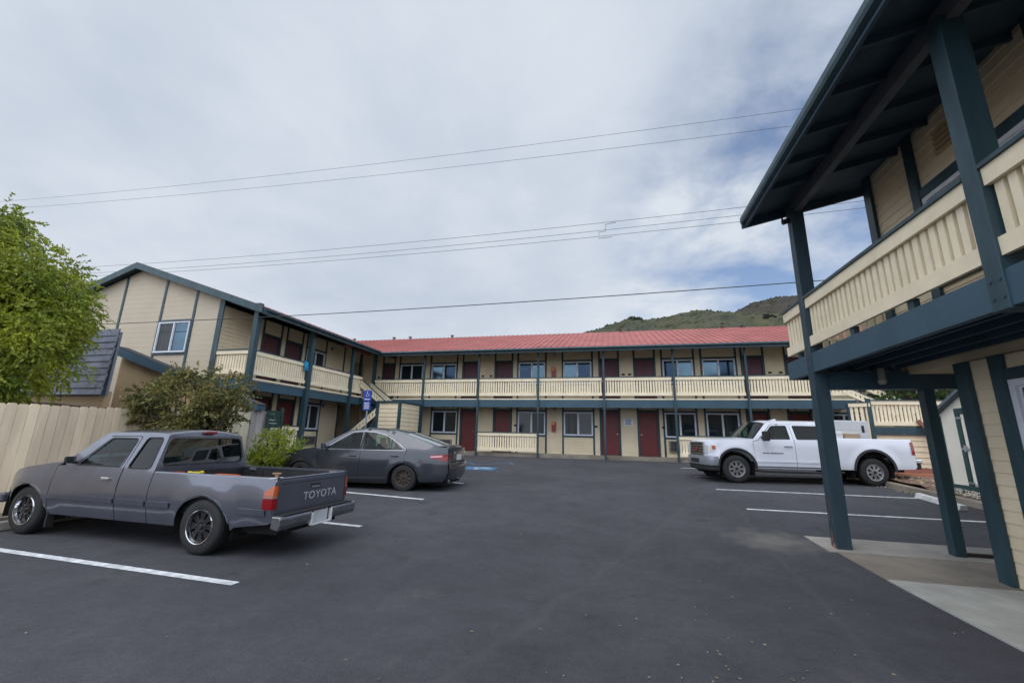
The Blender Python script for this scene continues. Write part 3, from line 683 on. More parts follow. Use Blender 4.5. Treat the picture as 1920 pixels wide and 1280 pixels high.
# accessible parking sign
so = tag(empty('parking_sign', (-7.74, 12.2, g(12.2))), 'blue and white accessible parking sign on a thin steel pole behind the dark sedan', 'sign')
m_ = MB(); m_.tube([(-7.74, 12.2, g(12.2)), (-7.74, 12.2, 2.84)], .027, 10); m_.build('pole', mat('galvanised_steel', srgb(130, 140, 150), .45, metal=.6), so)
SB = mat('sign_blue_face', srgb(40, 62, 150), .4)
m_ = MB(); m_.box(-7.89, -7.60, 12.155, 12.168, 2.50, 2.83); m_.build('upper_panel', SB, so); m_ = MB(); m_.box(-7.88, -7.61, 12.155, 12.168, 2.20, 2.48); m_.build('lower_panel', SB, so)
marks(-7.745, 12.153, 2.545, .22, 1, .05, .03, WHITEP, so, 4)
marks(-7.745, 12.153, 2.34, .21, 4, .055, .028, WHITEP, so, 5)
m_ = MB()
def sp(u, v): return Vector((-7.745 + u * .085, 12.151, 2.70 + v * .085))
for pts in ([(-.15, .8), (-.1, .1), (.45, .1), (.65, -.65), (.85, -.6)], [(.5 * math.cos(R(120 + 20 * k)) - .05, .5 * math.sin(R(120 + 20 * k)) - .3) for k in range(12)]):
    for a, b in zip(pts[:-1], pts[1:]): m_.bar(sp(*a), sp(*b), .006, .013, up=(0, 1, 0))
m_.lathe(sp(-.15, 1.0), (0, 1, 0), [(0, -.002), (.014, -.002), (.014, .002), (0, .002)], 12)
m_.build('wheelchair_symbol', WHITEP, so)

# ============================================================ RIGHT MOTEL
M2 = tag(empty('motel_building', (4.12, 3, 0)), 'near cream motel block with deep dark eaves and balcony at the right edge', 'building')
BX, WX = 2.985, 4.12; LIP[0] = .011
Pw = PX(WX, -1)
wm = MB(); tm = MB()
Pw2 = PX(WX, -1)
opening_grid(wm, -3.0, 6.12, .02, 2.44, [(3.2, 5.52, 1.0, 2.16)], Pw2, .13)
opening_grid(wm, -3.0, 7.2, 2.70, 5.65, [(4.42, 6.12, 3.55, 4.66), (.5, 2.2, 3.55, 4.66)], Pw2, .13)
siding(wm, WX, 12, .02, 2.44, PY(6.13, 1), .13); siding(wm, WX, 12, 2.45, 6.2, PY(7.2, 1), .13)
wm.build('wall', CREAM, M2)
Pt = PX(WX - .012, -1)
for a, b, z0, z1 in ((5.98, 6.16, .02, 2.44), (5.52, 5.68, .02, 2.44), (3.04, 3.2, .02, 2.44), (7.08, 7.23, 2.62, 5.66), (6.12, 6.26, 2.82, 5.66), (4.28, 4.42, 2.82, 5.66), (2.2, 2.34, 2.82, 5.66)):
    pbox(tm, Pt, a, b, z0, z1, 0, .045)
pbox(tm, Pt, 3.2, 5.52, 2.16, 2.28, 0, .04); pbox(tm, Pt, 3.2, 5.52, .88, 1.0, 0, .04); pbox(tm, Pt, 4.42, 6.12, 4.66, 4.79, 0, .04); pbox(tm, Pt, 4.42, 6.12, 3.42, 3.55, 0, .04); pbox(tm, Pt, .5, 2.2, 4.66, 4.79, 0, .04)
tm.box(WX - .05, WX + .08, 7.2, 7.245, 2.62, 5.66); tm.box(WX - .05, WX + .08, 6.12, 6.18, .02, 2.44)
tm.build('trim', TEAL, M2)
window(M2, PX(WX, -1), 3.2, 5.52, 1.0, 2.16, (PANEM, PANEC), .07); window(M2, PX(WX, -1), 4.42, 6.12, 3.55, 4.66, (PANEC, PANEM), .06); window(M2, PX(WX, -1), .5, 2.2, 3.55, 4.66, (PANEC, PANEM), .06)
m_ = MB(); m_.box(4.16, 12, -3, 6.1, 0, 2.45); m_.box(4.16, 12, -3, 7.17, 2.46, 5.7); m_.build('core', CREAM, M2)
# vent louvre on the wall under the eave
m_ = MB()
for i in range(5): pbox(m_, Pt, 5.35, 5.75, 5.05 + i * .07, 5.09 + i * .07, .0, .03)
m_.build('vent', TAN, M2)
# deck
m_ = MB(); m_.box(BX + .04, WX, -3, 7.95, 2.74, 2.78); m_.build('deck', RAILC, M2)
m_ = MB(); m_.box(BX - .04, BX + .04, -3, 8.0, 2.50, 2.79); m_.box(BX + .04, WX + .6, 7.92, 8.0, 2.50, 2.79); m_.box(BX + .05, 7.2, 7.12, 7.28, 2.25, 2.50)
m_.build('deck_beam', TEALB, M2)
m_ = MB(); m_.box(BX + .04, WX - .0, -3, 7.92, 2.70, 2.735); m_.box(WX, 7.2, 6.16, 7.9, 2.66, 2.70)
for x in (3.22, 3.5, 3.78, 4.03): m_.box(x - .02, x + .02, -3, 7.12, 2.54, 2.70); m_.box(x - .02, x + .02, 7.28, 7.9, 2.54, 2.70)
for x in (4.4, 4.8, 5.2, 5.6, 6.0, 6.4): m_.box(x - .02, x + .02, 6.16, 7.12, 2.5, 2.66)
m_.build('deck_underside', TEALD, M2)
# posts (nearest ones carry the roof)
for y in (3.86, 7.17, .5):
    m_ = MB(); m_.box(BX - .055, BX + .135, y - .08, y + .08, .01 if y > 7 else 2.48, 5.22)
    pp = m_.build('post', PEEL if y > 7 else TEAL, M2, bevel=.008)
    if y > 7:
        k = MB(); rnd = random.Random(5)
        for i in range(16):
            z0 = rnd.uniform(.02, .75) ** 1.3; h2 = rnd.uniform(.05, .22); yy = y - .08 + rnd.uniform(.01, .13); w2 = rnd.uniform(.004, .012)
            k.poly([(BX - .0565, yy, z0), (BX - .0565, yy + w2, z0 + .02), (BX - .0565, yy + w2 * .6, z0 + h2), (BX - .0565, yy - w2 * .4, z0 + h2 * .8)])
        k.poly([(BX - .057, y - .07, .012), (BX - .057, y + .07, .012), (BX - .057, y + .06, .07), (BX - .057, y - .02, .12), (BX - .057, y - .06, .09)])
        k.build('peeled_patch', PEELC, pp)
for y in (3.86, 7.17):
    for z, dy in ((2.58, -.045), (2.58, .045), (2.72, -.045), (2.72, .045)):
        m_ = MB(); m_.lathe((BX - .0565, y + dy, z), (-1, 0, 0), [(.013, 0), (.013, .006), (.0, .007)], 8); m_.build('bolt', TEALD, M2)
m_ = MB(); m_.box(4.30, 4.43, 7.14, 7.27, .03, 2.25); m_.build('post', TEAL, M2, bevel=.006)
m_ = MB(); m_.box(4.43, 7.0, 7.18, 7.24, .04, .10); m_.build('dark_strip', mat('dark_brown', srgb(58, 44, 42), .8, var=.2), M2)  # low dark brown strip along the ground, running inward from the post
Pb = PX(BX - .01, -1)
for a, b in ((.58, 3.78), (3.94, 7.09), (7.25, 7.97)): railing(M2, Pb, a, b, 3.68, 2.90, pitch=.115, bw=.075, tb=.15)
for a, b in ((.58, 3.78), (-3, .42)): pass
railing(M2, PY(7.96, 1), 3.0, WX + .4, 3.68, 2.90, pitch=.115, bw=.075, tb=.15)
for y in (4.9, 6.0, 7.6): m_ = MB(); m_.box(BX + .0, BX + .06, y - .045, y + .045, 2.79, 2.91); m_.build('rail_blocking', TEAL, M2)
# roof: slope rises to the right
rz = lambda x: 5.27 + .22 * (x - 2.37)
m_ = MB(); m_.prism([Vector((2.30, -6, rz(2.30))), Vector((8.5, -6, rz(8.5))), Vector((8.5, -6, rz(8.5) + .05)), Vector((2.30, -6, rz(2.30) + .05))], (0, 13.42, 0))
for i in range(21):
    y = -5.8 + i * .61; m_.prism([Vector((2.39, y, rz(2.39) - .10)), Vector((4.2, y, rz(4.2) - .10)), Vector((4.2, y, rz(4.2))), Vector((2.39, y, rz(2.39)))], (0, .045, 0))
m_.build('roof_underside', TEALD, M2)
m_ = MB(); m_.prism([Vector((2.37, -6.02, rz(2.37) + .052)), Vector((8.5, -6.02, rz(8.5) + .052)), Vector((8.5, -6.02, rz(8.5) + .09)), Vector((2.37, -6.02, rz(2.37) + .09))], (0, 13.5, 0)); m_.prism([Vector((8.5, -6.02, rz(8.5) + .052)), Vector((15, -6.02, rz(2.0) + .052)), Vector((15, -6.02, rz(2) + .09)), Vector((8.5, -6.02, rz(8.5) + .09))], (0, 13.5, 0))
m_.build('roof', REDROOF, M2)
m_ = MB(); m_.box(2.345, 2.385, -6, 7.42, 5.12, 5.31); m_.prism([Vector((2.3, 7.42, rz(2.3) - .15)), Vector((8.5, 7.42, rz(8.5) - .15)), Vector((8.5, 7.42, rz(8.5) + .05)), Vector((2.3, 7.42, rz(2.3) + .05))], (0, .05, 0))
m_.build('fascia', TEALD, M2)
m_ = MB(); m_.smooth = False
m_.loft([[(2.34, y, 5.30), (2.28, y, 5.30), (2.275, y, 5.22), (2.29, y, 5.18), (2.34, y, 5.16)] for y in (-6, 7.44)]); m_.poly([(2.34, 7.44, 5.30), (2.28, 7.44, 5.30), (2.275, 7.44, 5.22), (2.29, 7.44, 5.18), (2.34, 7.44, 5.16)])
m_.build('gutter', TEAL, M2)
m_ = MB(); m_.box(BX + .0, BX + .10, -6, 7.40, 5.16, 5.36); m_.build('roof_beam', mat('brown_grey_beam', srgb(78, 84, 92), .7, var=.15), M2)
# light under the deck and camera by the post
m_ = MB(); c = Vector((3.75, 7.0, 2.24)); m_.lathe(c, (0, 0, 1), [(0, .06), (.035, .06), (.05, .08), (.055, .12), (0, .12)], 16); m_.box(3.72, 3.78, 6.97, 7.03, 2.36, 2.53)
m_.build('ceiling_lamp', mat('dull_lamp', srgb(140, 138, 132), .4), M2)
m_ = MB(); m_.tube([(2.83, 7.17, 5.02), (2.93, 7.17, 5.05)], .045, 12); m_.bar((2.83, 7.17, 5.05), (2.83, 7.17, 5.2), .02, .02, up=(1, 0, 0)); m_.build('security_camera', BLACK, M2)
m_ = MB(); m_.tube([(2.86, 7.98, 3.62), (2.80, 8.0, 3.66), (2.74, 8.0, 3.64)], .02, 8); m_.box(2.66, 2.74, 7.96, 8.04, 3.61, 3.68); m_.build('flood_lamp', BLACK, M2)
# ============================================================ VEHICLES (x forward, y left, origin under the rear axle)
def resample(pts, st, closed=True):
    out_ = []; n = len(pts)
    for i in range(n if closed else n - 1):
        a = Vector(pts[i]); b = Vector(pts[(i + 1) % n]); k = max(1, int(math.ceil((b - a).length / st)))
        for j in range(k): out_.append(tuple(a.lerp(b, j / k)))
    if not closed: out_.append(tuple(pts[-1]))
    return out_
def smooth_poly(pts, it=2, closed=False):
    for _ in range(it):
        q = [] if closed else [pts[0]]; n = len(pts)
        for i in range(n if closed else n - 1):
            a, b = Vector(pts[i]), Vector(pts[(i + 1) % n]); q += [tuple(a.lerp(b, .25)), tuple(a.lerp(b, .75))]
        if not closed: q.append(pts[-1])
        pts = q
    return pts
def rc(pts, r, n=4):
    out_ = []; k = len(pts)
    for i in range(k):
        p0, p1, p2 = Vector(pts[i - 1]), Vector(pts[i]), Vector(pts[(i + 1) % k]); a = (p0 - p1); b = (p2 - p1); ra = min(r, a.length * .45); rb = min(r, b.length * .45)
        A = p1 + a.normalized() * ra; B = p1 + b.normalized() * rb
        for j in range(n + 1):
            t_ = j / n; out_.append(tuple(A.lerp(p1, t_).lerp(p1.lerp(B, t_), t_)))
    return out_
def pip(p, poly):
    x, y = p; c = False; n = len(poly)
    for i in range(n):
        x1, y1 = poly[i]; x2, y2 = poly[(i + 1) % n]
        if (y1 > y) != (y2 > y) and x < (x2 - x1) * (y - y1) / (y2 - y1) + x1: c = not c
    return c
def arc(cx, cz, rx, rz, a0, a1, n=14):
    return [(cx + rx * math.cos(R(a0 + (a1 - a0) * i / n)), cz + rz * math.sin(R(a0 + (a1 - a0) * i / n))) for i in range(n + 1)]
def panel(mb, outer, holes, F, flip, st=.07):
    """triangulate a 2D outline with holes and map each (a,b) through F into 3D"""
    vs = []; es = []; loops = [resample(outer, st)] + [resample(h, st) for h in holes]
    for lp in loops:
        s0 = len(vs); n = len(lp); vs += [Vector(p) for p in lp]; es += [(s0 + i, s0 + (i + 1) % n) for i in range(n)]
    xs_ = [p[0] for p in loops[0]]; zs_ = [p[1] for p in loops[0]]; x = min(xs_) + st * .5
    while x < max(xs_):
        z = min(zs_) + st * .5
        while z < max(zs_):
            if pip((x, z), loops[0]) and not any(pip((x, z), h) for h in loops[1:]):
                if min((Vector((x, z)) - v).length for v in vs[:sum(len(l) for l in loops)]) > st * .45: vs.append(Vector((x, z)))
            z += st
        x += st
    rv, re, rf, _, _, _ = delaunay_2d_cdt(vs, es, [], 0, 1e-5)
    base = len(mb.v)
    for v in rv: mb.v.append(tuple(F(v.x, v.y)))
    for f_ in rf:
        c = (rv[f_[0]] + rv[f_[1]] + rv[f_[2]]) / 3
        if pip(c, loops[0]) and not any(pip(c, h) for h in loops[1:]):
            a = (rv[f_[1]] - rv[f_[0]]); b = (rv[f_[2]] - rv[f_[0]]); ccw = a.x * b.y - a.y * b.x > 0
            ids = [base + i for i in f_]
            if ccw == flip: ids = ids[::-1]
            mb.face(ids)
def sideF(W, s, off=0.0): return lambda x, z: (x, s * (W(x, z) + off), z)
def ribbon(mb, pts, W, s, off, wd, st=.05):
    pts = resample(pts, st, closed=False); rows = []
    for i, p in enumerate(pts):
        a = Vector(pts[max(0, i - 1)]); b = Vector(pts[min(len(pts) - 1, i + 1)]); d = (b - a).normalized(); n_ = Vector((-d.y, d.x)) * wd / 2
        p = Vector(p); q0 = p - n_; q1 = p + n_; m1 = p
        rows.append([(q0.x, s * (W(q0.x, q0.y) + .0), q0.y), (q0.x, s * (W(q0.x, q0.y) + off), q0.y), (q1.x, s * (W(q1.x, q1.y) + off), q1.y), (q1.x, s * (W(q1.x, q1.y)), q1.y)])
    mb.loft(rows, flip=(s > 0))
def wheel(root, x, s, y, r, wdt, rimr, style):
    """s = +1 left; y = half track (outer face)"""
    c = Vector((x, s * y, r)); ax = Vector((0, s, 0))
    wh = MB(); hw = wdt
    wh.lathe(c, ax, [(rimr * 1.0, -.03), (rimr * 1.04, -.004), (rimr * 1.12, .0), (r * .90, .0), (r * .965, -.018), (r, -.05), (r, -hw + .05), (r * .96, -hw + .01), (rimr, -hw)], 40)
    n_ = 54
    for i in range(n_):   # tread blocks
        a = 2 * math.pi * i / n_
        for h0, h1 in ((-.055, -.095), (-.11, -.15)):
            p = c + ax * (h0 + h1) / 2 + Vector((math.cos(a), 0, math.sin(a))) * (r + .001)
            t_ = Vector((-math.sin(a), 0, math.cos(a))); wh.obox(p, t_ * r * .045, ax * (h0 - h1) / 2, Vector((math.cos(a), 0, math.sin(a))) * .004)
    w_ = wh.build('wheel', BLACK, root, smooth_angle=40, local=True)
    rim = MB(); ri = rimr
    ringm = {'tac': CHROME, 'cam': RUSTW, 'gmc': ALU}[style]; cen = {'tac': STEELD, 'cam': RUSTW, 'gmc': ALU}[style]
    rim.lathe(c, ax, [(ri * 1.03, -.006), (ri * 1.0, .008), (ri * .95, .004), (ri * .92, -.03), (ri * .86, -.06), (ri * .80, -.09)], 40)
    rim.build('rim', ringm, w_, smooth_angle=40, local=True)
    dk = MB(); dk.lathe(c, ax, [(ri * .9, -.085), (0.001, -.085)], 32); dk.build('brake_disc', DARK, w_, local=True)
    hb = MB(); pol = lambda rr, a, h: c + ax * h + Vector((math.cos(a), 0, math.sin(a))) * rr
    if style == 'tac':
        ns = 8; h_ = -.03; gap = .30
    elif style == 'cam': ns = 10; h_ = -.035; gap = .30
    else: ns = 8; h_ = -.012; gap = .44
    for i in range(ns):
        a = 2 * math.pi * i / ns; wdh = math.pi / ns * (1 - gap)
        hb.prism([pol(ri * .40, a - wdh * 1.0, h_), pol(ri * .88, a - wdh, h_ - .012), pol(ri * .88, a, h_ - .002), pol(ri * .88, a + wdh, h_ - .012), pol(ri * .40, a + wdh * 1.0, h_)], -ax * .03)
    hb.lathe(c, ax, [(ri * .93, h_ - .03), (ri * .93, h_ - .006), (ri * .84, h_ - .004), (ri * .84, h_ - .03)], 32)
    hb.lathe(c, ax, [(ri * .44, h_ - .03), (ri * .43, h_ + .004), (ri * .24, h_ + .008), (ri * .20, h_ - .004), (.001, h_ - .004)], 28)
    hb.build('wheel_disc', cen, w_, smooth_angle=35, local=True)
    cp = MB(); cp.lathe(c, ax, [(ri * .17, h_ - .01), (ri * .17, h_ + .012), (ri * .12, h_ + .022), (.001, h_ + .022)], 20)
    cp.build('centre_cap', BLACK, w_, smooth_angle=40, local=True)
    ln = MB(); nl = 5 if style != 'gmc' else 8
    for i in range(nl):
        a = 2 * math.pi * i / nl + .3; p = pol(ri * .31, a, h_ + .002); ln.tube([p, p + ax * .02], ri * .042, 6)
    ln.build('lug_nuts', CHROME, w_, local=True)
def well(mb, x, r, W, s, depth=.30):
    y1 = W(x, .4) - .01; n = 20
    prof = [(x + r * math.cos(math.pi * i / n), .02 + .32 + r * math.sin(math.pi * i / n)) for i in range(n + 1)]
    prof = [(x + r, .2)] + prof + [(x - r, .2)]
    mb.loft([[(px_, s * y1, pz) for px_, pz in prof], [(px_, s * (y1 - depth), pz) for px_, pz in prof]]); 
    mb.poly([(px_, s * (y1 - depth), pz) for px_, pz in prof])
def toprows(xs_, edge, W, crown, n=12, inset=0.0):
    rows = []
    for x in xs_:
        z = edge(x); w_ = W(x, z) - inset
        rows.append([(x, w_ * (1 - 2 * i / n), z + crown(x) * (1 - (1 - 2 * i / n) ** 2) + 0.0) for i in range(n + 1)])
    return rows
def interp(pts):
    def f_(x):
        if x <= pts[0][0]: return pts[0][1]
        for (a, b), (c, d) in zip(pts[:-1], pts[1:]):
            if x <= c: return b + (d - b) * (x - a) / (c - a)
        return pts[-1][1]
    return f_
def lin(a, b, n): return [a + (b - a) * i / n for i in range(n + 1)]
def mirror_part(root, W, x, z, s, sc=1.0, matr=BLACK):
    m_ = MB(); y = W(x, z); c = Vector((x, s * (y + .13 * sc), z + .03))
    m_.obox(c, Vector((.035 * sc, 0, 0)), Vector((0, s * (.095 if sc < 1.5 else .065) * sc, 0)), Vector((0, 0, (.062 if sc < 1.5 else .08) * sc)))
    m_.bar((x + .02, s * (y - .02), z - .01), (x + .01, s * (y + .08 * sc), z + .0), .05, .04)
    mm = m_.build('wing_mirror', matr, root, bevel=.02 * sc, local=True)
    k = MB(); k.obox(c - Vector((.0365 * sc, 0, 0)), Vector((.0015, 0, 0)), Vector((0, s * .075 * sc, 0)), Vector((0, 0, .048 * sc))); k.build('mirror_glass', CHROME, mm, local=True)
def seats(root, spec):
    for (x, y, w_, zt) in spec:
        m_ = MB(); m_.box(x - .25, x + .25, y - w_ / 2, y + w_ / 2, .42, .56); m_.obox((x - .27, y, .80), Vector((.06, 0, .012)), Vector((0, w_ / 2, 0)), Vector((-.06, 0, .26)))
        m_.box(x - .38, x - .29, y - .13, y + .13, zt - .17, zt); m_.build('car_seat', SEATM, root, bevel=.03, local=True)
def handle_part(parent, W, x, z, s, matr, ln=.17):
    m_ = MB(); y = W(x, z)
    m_.box(x - ln / 2, x + ln / 2, s * y - .003, s * y + .003, z - .022, z + .03); 
    h = MB(); p0 = Vector((x - ln / 2 + .01, s * (y + .028), z)); p1 = Vector((x + ln / 2 - .01, s * (y + .028), z))
    h.bar(p0, p1, .022, .03); h.bar((x - ln / 2 + .02, s * (y - .01), z), (x - ln / 2 + .02, s * (y + .03), z), .02, .022); h.bar((x + ln / 2 - .02, s * (y - .01), z), (x + ln / 2 - .02, s * (y + .03), z), .02, .022)
    h.build('door_handle', matr, parent, bevel=.006, local=True)

# ------------------------------------------------------------ grey compact pickup
def tac_W(x, z):
    w_ = .842
    if z > .66: w_ -= .050 * ((z - .66) / .29) ** 1.6 if z < .95 else .050 + (z - .95) * .34
    if z < .60: w_ -= .075 * ((.60 - z) / .32) ** 1.5
    if x > 3.2: w_ -= .20 * ((x - 3.2) / .65) ** 2
    if x < -.80: w_ -= .035 * ((-.80 - x) / .23) ** 2
    if .94 < x < 3.4 and False: pass
    # fender flares
    for cx in (.04, 3.17):
        r_ = math.hypot(x - cx, (z - .30)); 
        if .36 < r_ < .60: w_ += .022 * (1 - abs(r_ - .42) / .18) if abs(r_ - .42) < .18 else 0
    return w_
def vx_tac(p):
    x, y, z = p; x = x if x > -.42 else (-.42 + (x + .42) * .86 if x > -1.03 else -.9446 + (x + 1.03) * .6); return Vector((x, y * .86, z))
T = tag(empty('pickup_truck', (-4.83, 5.09, 0), R(179.0)), 'grey extended cab pickup truck with an open bed, parked beside the wooden fence', 'pickup truck')
W = tac_W; VX[0] = vx_tac
CARGM = glass_mat('grey_car_glass', (.24, .34, .34), .01, 1.5)
rA = arc(.04, .30, .43, .37, 180, 0); fA = arc(3.17, .30, .43, .37, 180, 0)
for s in (1, -1):
    mb = MB()
    bed = [(-1.02, .905), (-1.03, .42), (-.98, .40), (-.45, .34), (-.39, .30)] + rA + [(.60, .29), (.945, .29), (.945, .905)]
    panel(mb, bed, [], sideF(W, s), s > 0)
    # top rail rolls inward
    xs_ = lin(-1.02, .945, 20)
    mb.loft([[(x, s * W(x, .905), .905) for x in xs_], [(x, s * (W(x, .905) - .012), .918) for x in xs_], [(x, s * (W(x, .905) - .07), .918) for x in xs_], [(x, s * (W(x, .905) - .07), .89) for x in xs_]], flip=(s < 0))
    mb.build('bed_side', TACP, T, smooth_angle=35, local=True)
    mb = MB(); mb.cur = 0
    panel(mb, [(2.735, .29), (2.74, .93), (2.60, .985), (2.66, .985), (2.95, .945), (3.30, .895), (3.58, .84), (3.76, .76), (3.86, .62), (3.885, .50), (3.87, .36), (3.64, .34), (3.60, .30)] + arc(3.17, .30, .43, .37, 0, 180) + [(2.735, .29)][:0], [], sideF(W, s), s > 0)
    # cab pillars, roof edge
    panel(mb, [(.955, .29), (1.495, .29), (1.495, .93), (1.50, .955), (1.44, 1.345), (1.50, 1.355), (2.02, 1.345), (2.42, .985), (2.58, .93), (2.64, .985), (2.12, 1.375), (2.02, 1.395), (1.3, 1.405), (1.02, 1.395), (.985, 1.37), (.955, .95)],
          [rc([(1.05, .95), (1.43, .945), (1.33, 1.33), (1.07, 1.335)], .05)], sideF(W, s), s > 0)
    mb.build('body_side', TACP, T, smooth_angle=35, local=True)
    d = MB(); panel(d, [(1.505, .29), (2.727, .29), (2.73, .93), (2.57, .935), (2.41, .99), (2.03, 1.335), (1.50, 1.347), (1.455, 1.34), (1.51, .94)], [rc([(1.58, .955), (2.36, .955), (1.98, 1.31), (1.50, 1.315)], .05)], sideF(W, s, .001), s > 0)
    dd = d.build('door', TACP, T, smooth_angle=35, local=True); handle_part(dd, W, 1.72, .80, s, CHROME, .16)
    k = MB(); panel(k, [(1.54, .94), (2.42, .94), (1.98, 1.33), (1.47, 1.33)], [], sideF(W, s, -.012), s > 0); k.build('window_glass', CARGL, dd, local=True)
    k = MB(); panel(k, [(1.03, .93), (1.45, .93), (1.35, 1.35), (1.05, 1.35)], [], sideF(W, s, -.012), s > 0); k.build('quarter_glass', CARGD, T, local=True)
    k = MB()
    for pts in ([(1.56, .95), (2.40, .95), (1.99, 1.318), (1.495, 1.32), (1.56, .95)], [(1.04, .945), (1.44, .94), (1.34, 1.335), (1.06, 1.34), (1.04, .945)]): ribbon(k, rc(pts[:-1], .05) + [rc(pts[:-1], .05)[0]], W, s, .004, .016)
    k.build('window_seal', BLACK, T, local=True)
    for x0, x1 in ((1.52, 2.71), (.97, 1.48), (.56, .935), (-.95, -.50)):
        k = MB(); ribbon(k, [(x0, .53), (x1, .53)], W, s, .018, .06); k.build('side_moulding', TACP, T, smooth_angle=60, local=True)
    for q_ in (rA, fA): k = MB(); ribbon(k, q_[1:-1], W, s, .010, .022); k.build('arch_lip', TACP, T, smooth_angle=60, local=True)
    wheel(T, .04, s, .835, .318, .205, .195, 'tac'); wheel(T, 3.17, s, .82, .318, .205, .195, 'tac')
    mirror_part(T, W, 2.42, .985, s, .72)
    k = MB(); k.box(2.70, 2.73, s * .80 - .10 * (s > 0) - 0 * s, s * .80 + .10 * (s < 0), .12, .36); k.build('mud_flap', BLACK, T, local=True)
    # tail lamp: amber over clear over red, wrapping the corner
    mc = MB(); mc.loft([[(-1.03, s * W(-1.03, z), z), (-1.05, s * (W(-1.03, z) - .03), z), (-1.052, s * .735, z), (-1.0, s * .73, z)] for z in lin(.42, .905, 5)], flip=(s < 0)); mc.poly([(-1.03, s * .8, .908), (-1.052, s * .78, .908), (-1.05, s * .73, .908), (-.98, s * .73, .908), (-.98, s * .8, .908)]); mc.build('bed_corner', TACP, T, smooth_angle=40, local=True)
    for za, zb, xa_, xb_, mt_ in ((.565, .685, -.90, -.90, REDL), (.688, .712, -.902, -.905, mat('smoky_lens', srgb(150, 112, 100), .2)), (.715, .825, -.908, -1.005, AMBL)):
        k = MB(); panel(k, [(-1.032, za), (xa_, za), (xa_ - .004, za + (zb - za) * .45), (xb_ + (.03 if zb > .8 else 0), zb - (zb - za) * .2), (xb_, zb), (-1.032, zb)], [], sideF(W, s, .010), s > 0, .04)
        k.loft([[(-1.032, s * (W(-1.03, z) + .010), z), (-1.058, s * (W(-1.03, z) - .022), z), (-1.062, s * .745, z), (-1.045, s * .74, z)] for z in (za, zb)], flip=(s < 0)); k.build('tail_lamp', mt_, T, local=True)
    k = MB(); well(k, .04, .44, W, s); k.build('wheel_well', DARK, T, local=True, weld=True)
    k = MB(); well(k, 3.17, .44, W, s, .25); k.build('wheel_well', DARK, T, local=True, weld=True)
# roof, windscreen, bonnet, nose
edge = interp([(.985, 1.37), (1.02, 1.393), (1.3, 1.403), (2.02, 1.393), (2.12, 1.373)])
m_ = MB(); m_.loft(toprows([.985, 1.0, 1.02, 1.06, 1.15, 1.3, 1.5, 1.7, 1.9, 2.02, 2.12], edge, W, lambda x: .055)); m_.build('roof', TACP, T, smooth_angle=50, local=True)
hood = interp([(2.60, .985), (2.95, .945), (3.30, .895), (3.58, .84), (3.76, .76), (3.86, .62)])
m_ = MB(); m_.loft(toprows(lin(2.60, 3.58, 10) + [3.66, 3.72, 3.76, 3.80], hood, W, lambda x: .05 - max(0, x - 3.3) * .05)); m_.build('bonnet', TACP, T, smooth_angle=50, local=True)
n = 12; ws = []
for t_ in lin(0, 1, 6): x = 2.12 + .50 * t_; z = 1.373 - .388 * t_; ws.append([(x + .05 * (1 - u * u), u * (W(x, z) - .03), z + (.055 * (1 - t_) + .03 * t_) * (1 - u * u)) for u in lin(1, -1, n)])
m_ = MB(); m_.loft(ws); m_.build('windscreen', CARGL, T, smooth_angle=60, local=True)
m_ = MB(); m_.loft([[(3.80 + .09 * (1 - abs(u) ** 3) + dx, u * W(3.80, z), z) for u in lin(1, -1, n)] for z, dx in ((.73, -.02), (.62, .0), (.50, .02), (.36, .02))]); m_.build('nose', TACP, T, smooth_angle=50, local=True)
m_ = MB(); m_.box(3.86, 3.97, -.72, .72, .36, .50); m_.build('front_bumper', TACP, T, bevel=.03, local=True)
for s in (1, -1):
    m_ = MB(); m_.box(3.80, 3.855, min(s * .46, s * .62), max(s * .46, s * .62), .56, .68); m_.build('headlight', CLRL, T, bevel=.02, local=True)
m_ = MB(); m_.box(3.86, 3.91, -.45, .45, .56, .68); m_.build('grille', BLACK, T, bevel=.01, local=True)
# cab back with rounded window
cb = [(-.80, .45), (.80, .45), (.80, .95), (.655, 1.36), (.60, 1.385), (-.60, 1.385), (-.655, 1.36), (-.80, .95)]
hole = rc([(-.72, .985), (.72, .985), (.63, 1.33), (-.63, 1.33)], .09)
m_ = MB(); panel(m_, cb, [hole], lambda y, z: (.955 + max(0, z - .95) * .06 - .012 * (y / .8) ** 2, y, z), False, .08)
for z in (.925, .95): m_.box(.945, .958, -.72, .72, z - .004, z + .004)
m_.loft([[( .967, u * .655, 1.36 + .0) for u in lin(1, -1, n)], [(.985, u * (W(1, 1.37)), 1.37 + .055 * (1 - u * u)) for u in lin(1, -1, n)]], flip=True)
m_.build('cab_back', TACP, T, smooth_angle=40, local=True)
m_ = MB(); panel(m_, [(-.74, .97), (.74, .97), (.65, 1.345), (-.65, 1.345)], [], lambda y, z: (.962 + max(0, z - .95) * .06, y, z), False, .1); m_.build('rear_window', CARGM, T, local=True)
m_ = MB(); hb = resample(hole, .05); F3 = lambda p: Vector((.950 + max(0, p[1] - .95) * .06, p[0], p[1]))
for a, b in zip(hb, hb[1:] + hb[:1]): m_.bar(F3(a), F3(b), .012, .018, up=(1, 0, 0))
m_.build('rear_window_seal', BLACK, T, local=True)
m_ = MB(); m_.box(.925, .975, -.105, .105, 1.395, 1.437); m_.build('high_brake_lamp', REDL, T, bevel=.014, local=True)
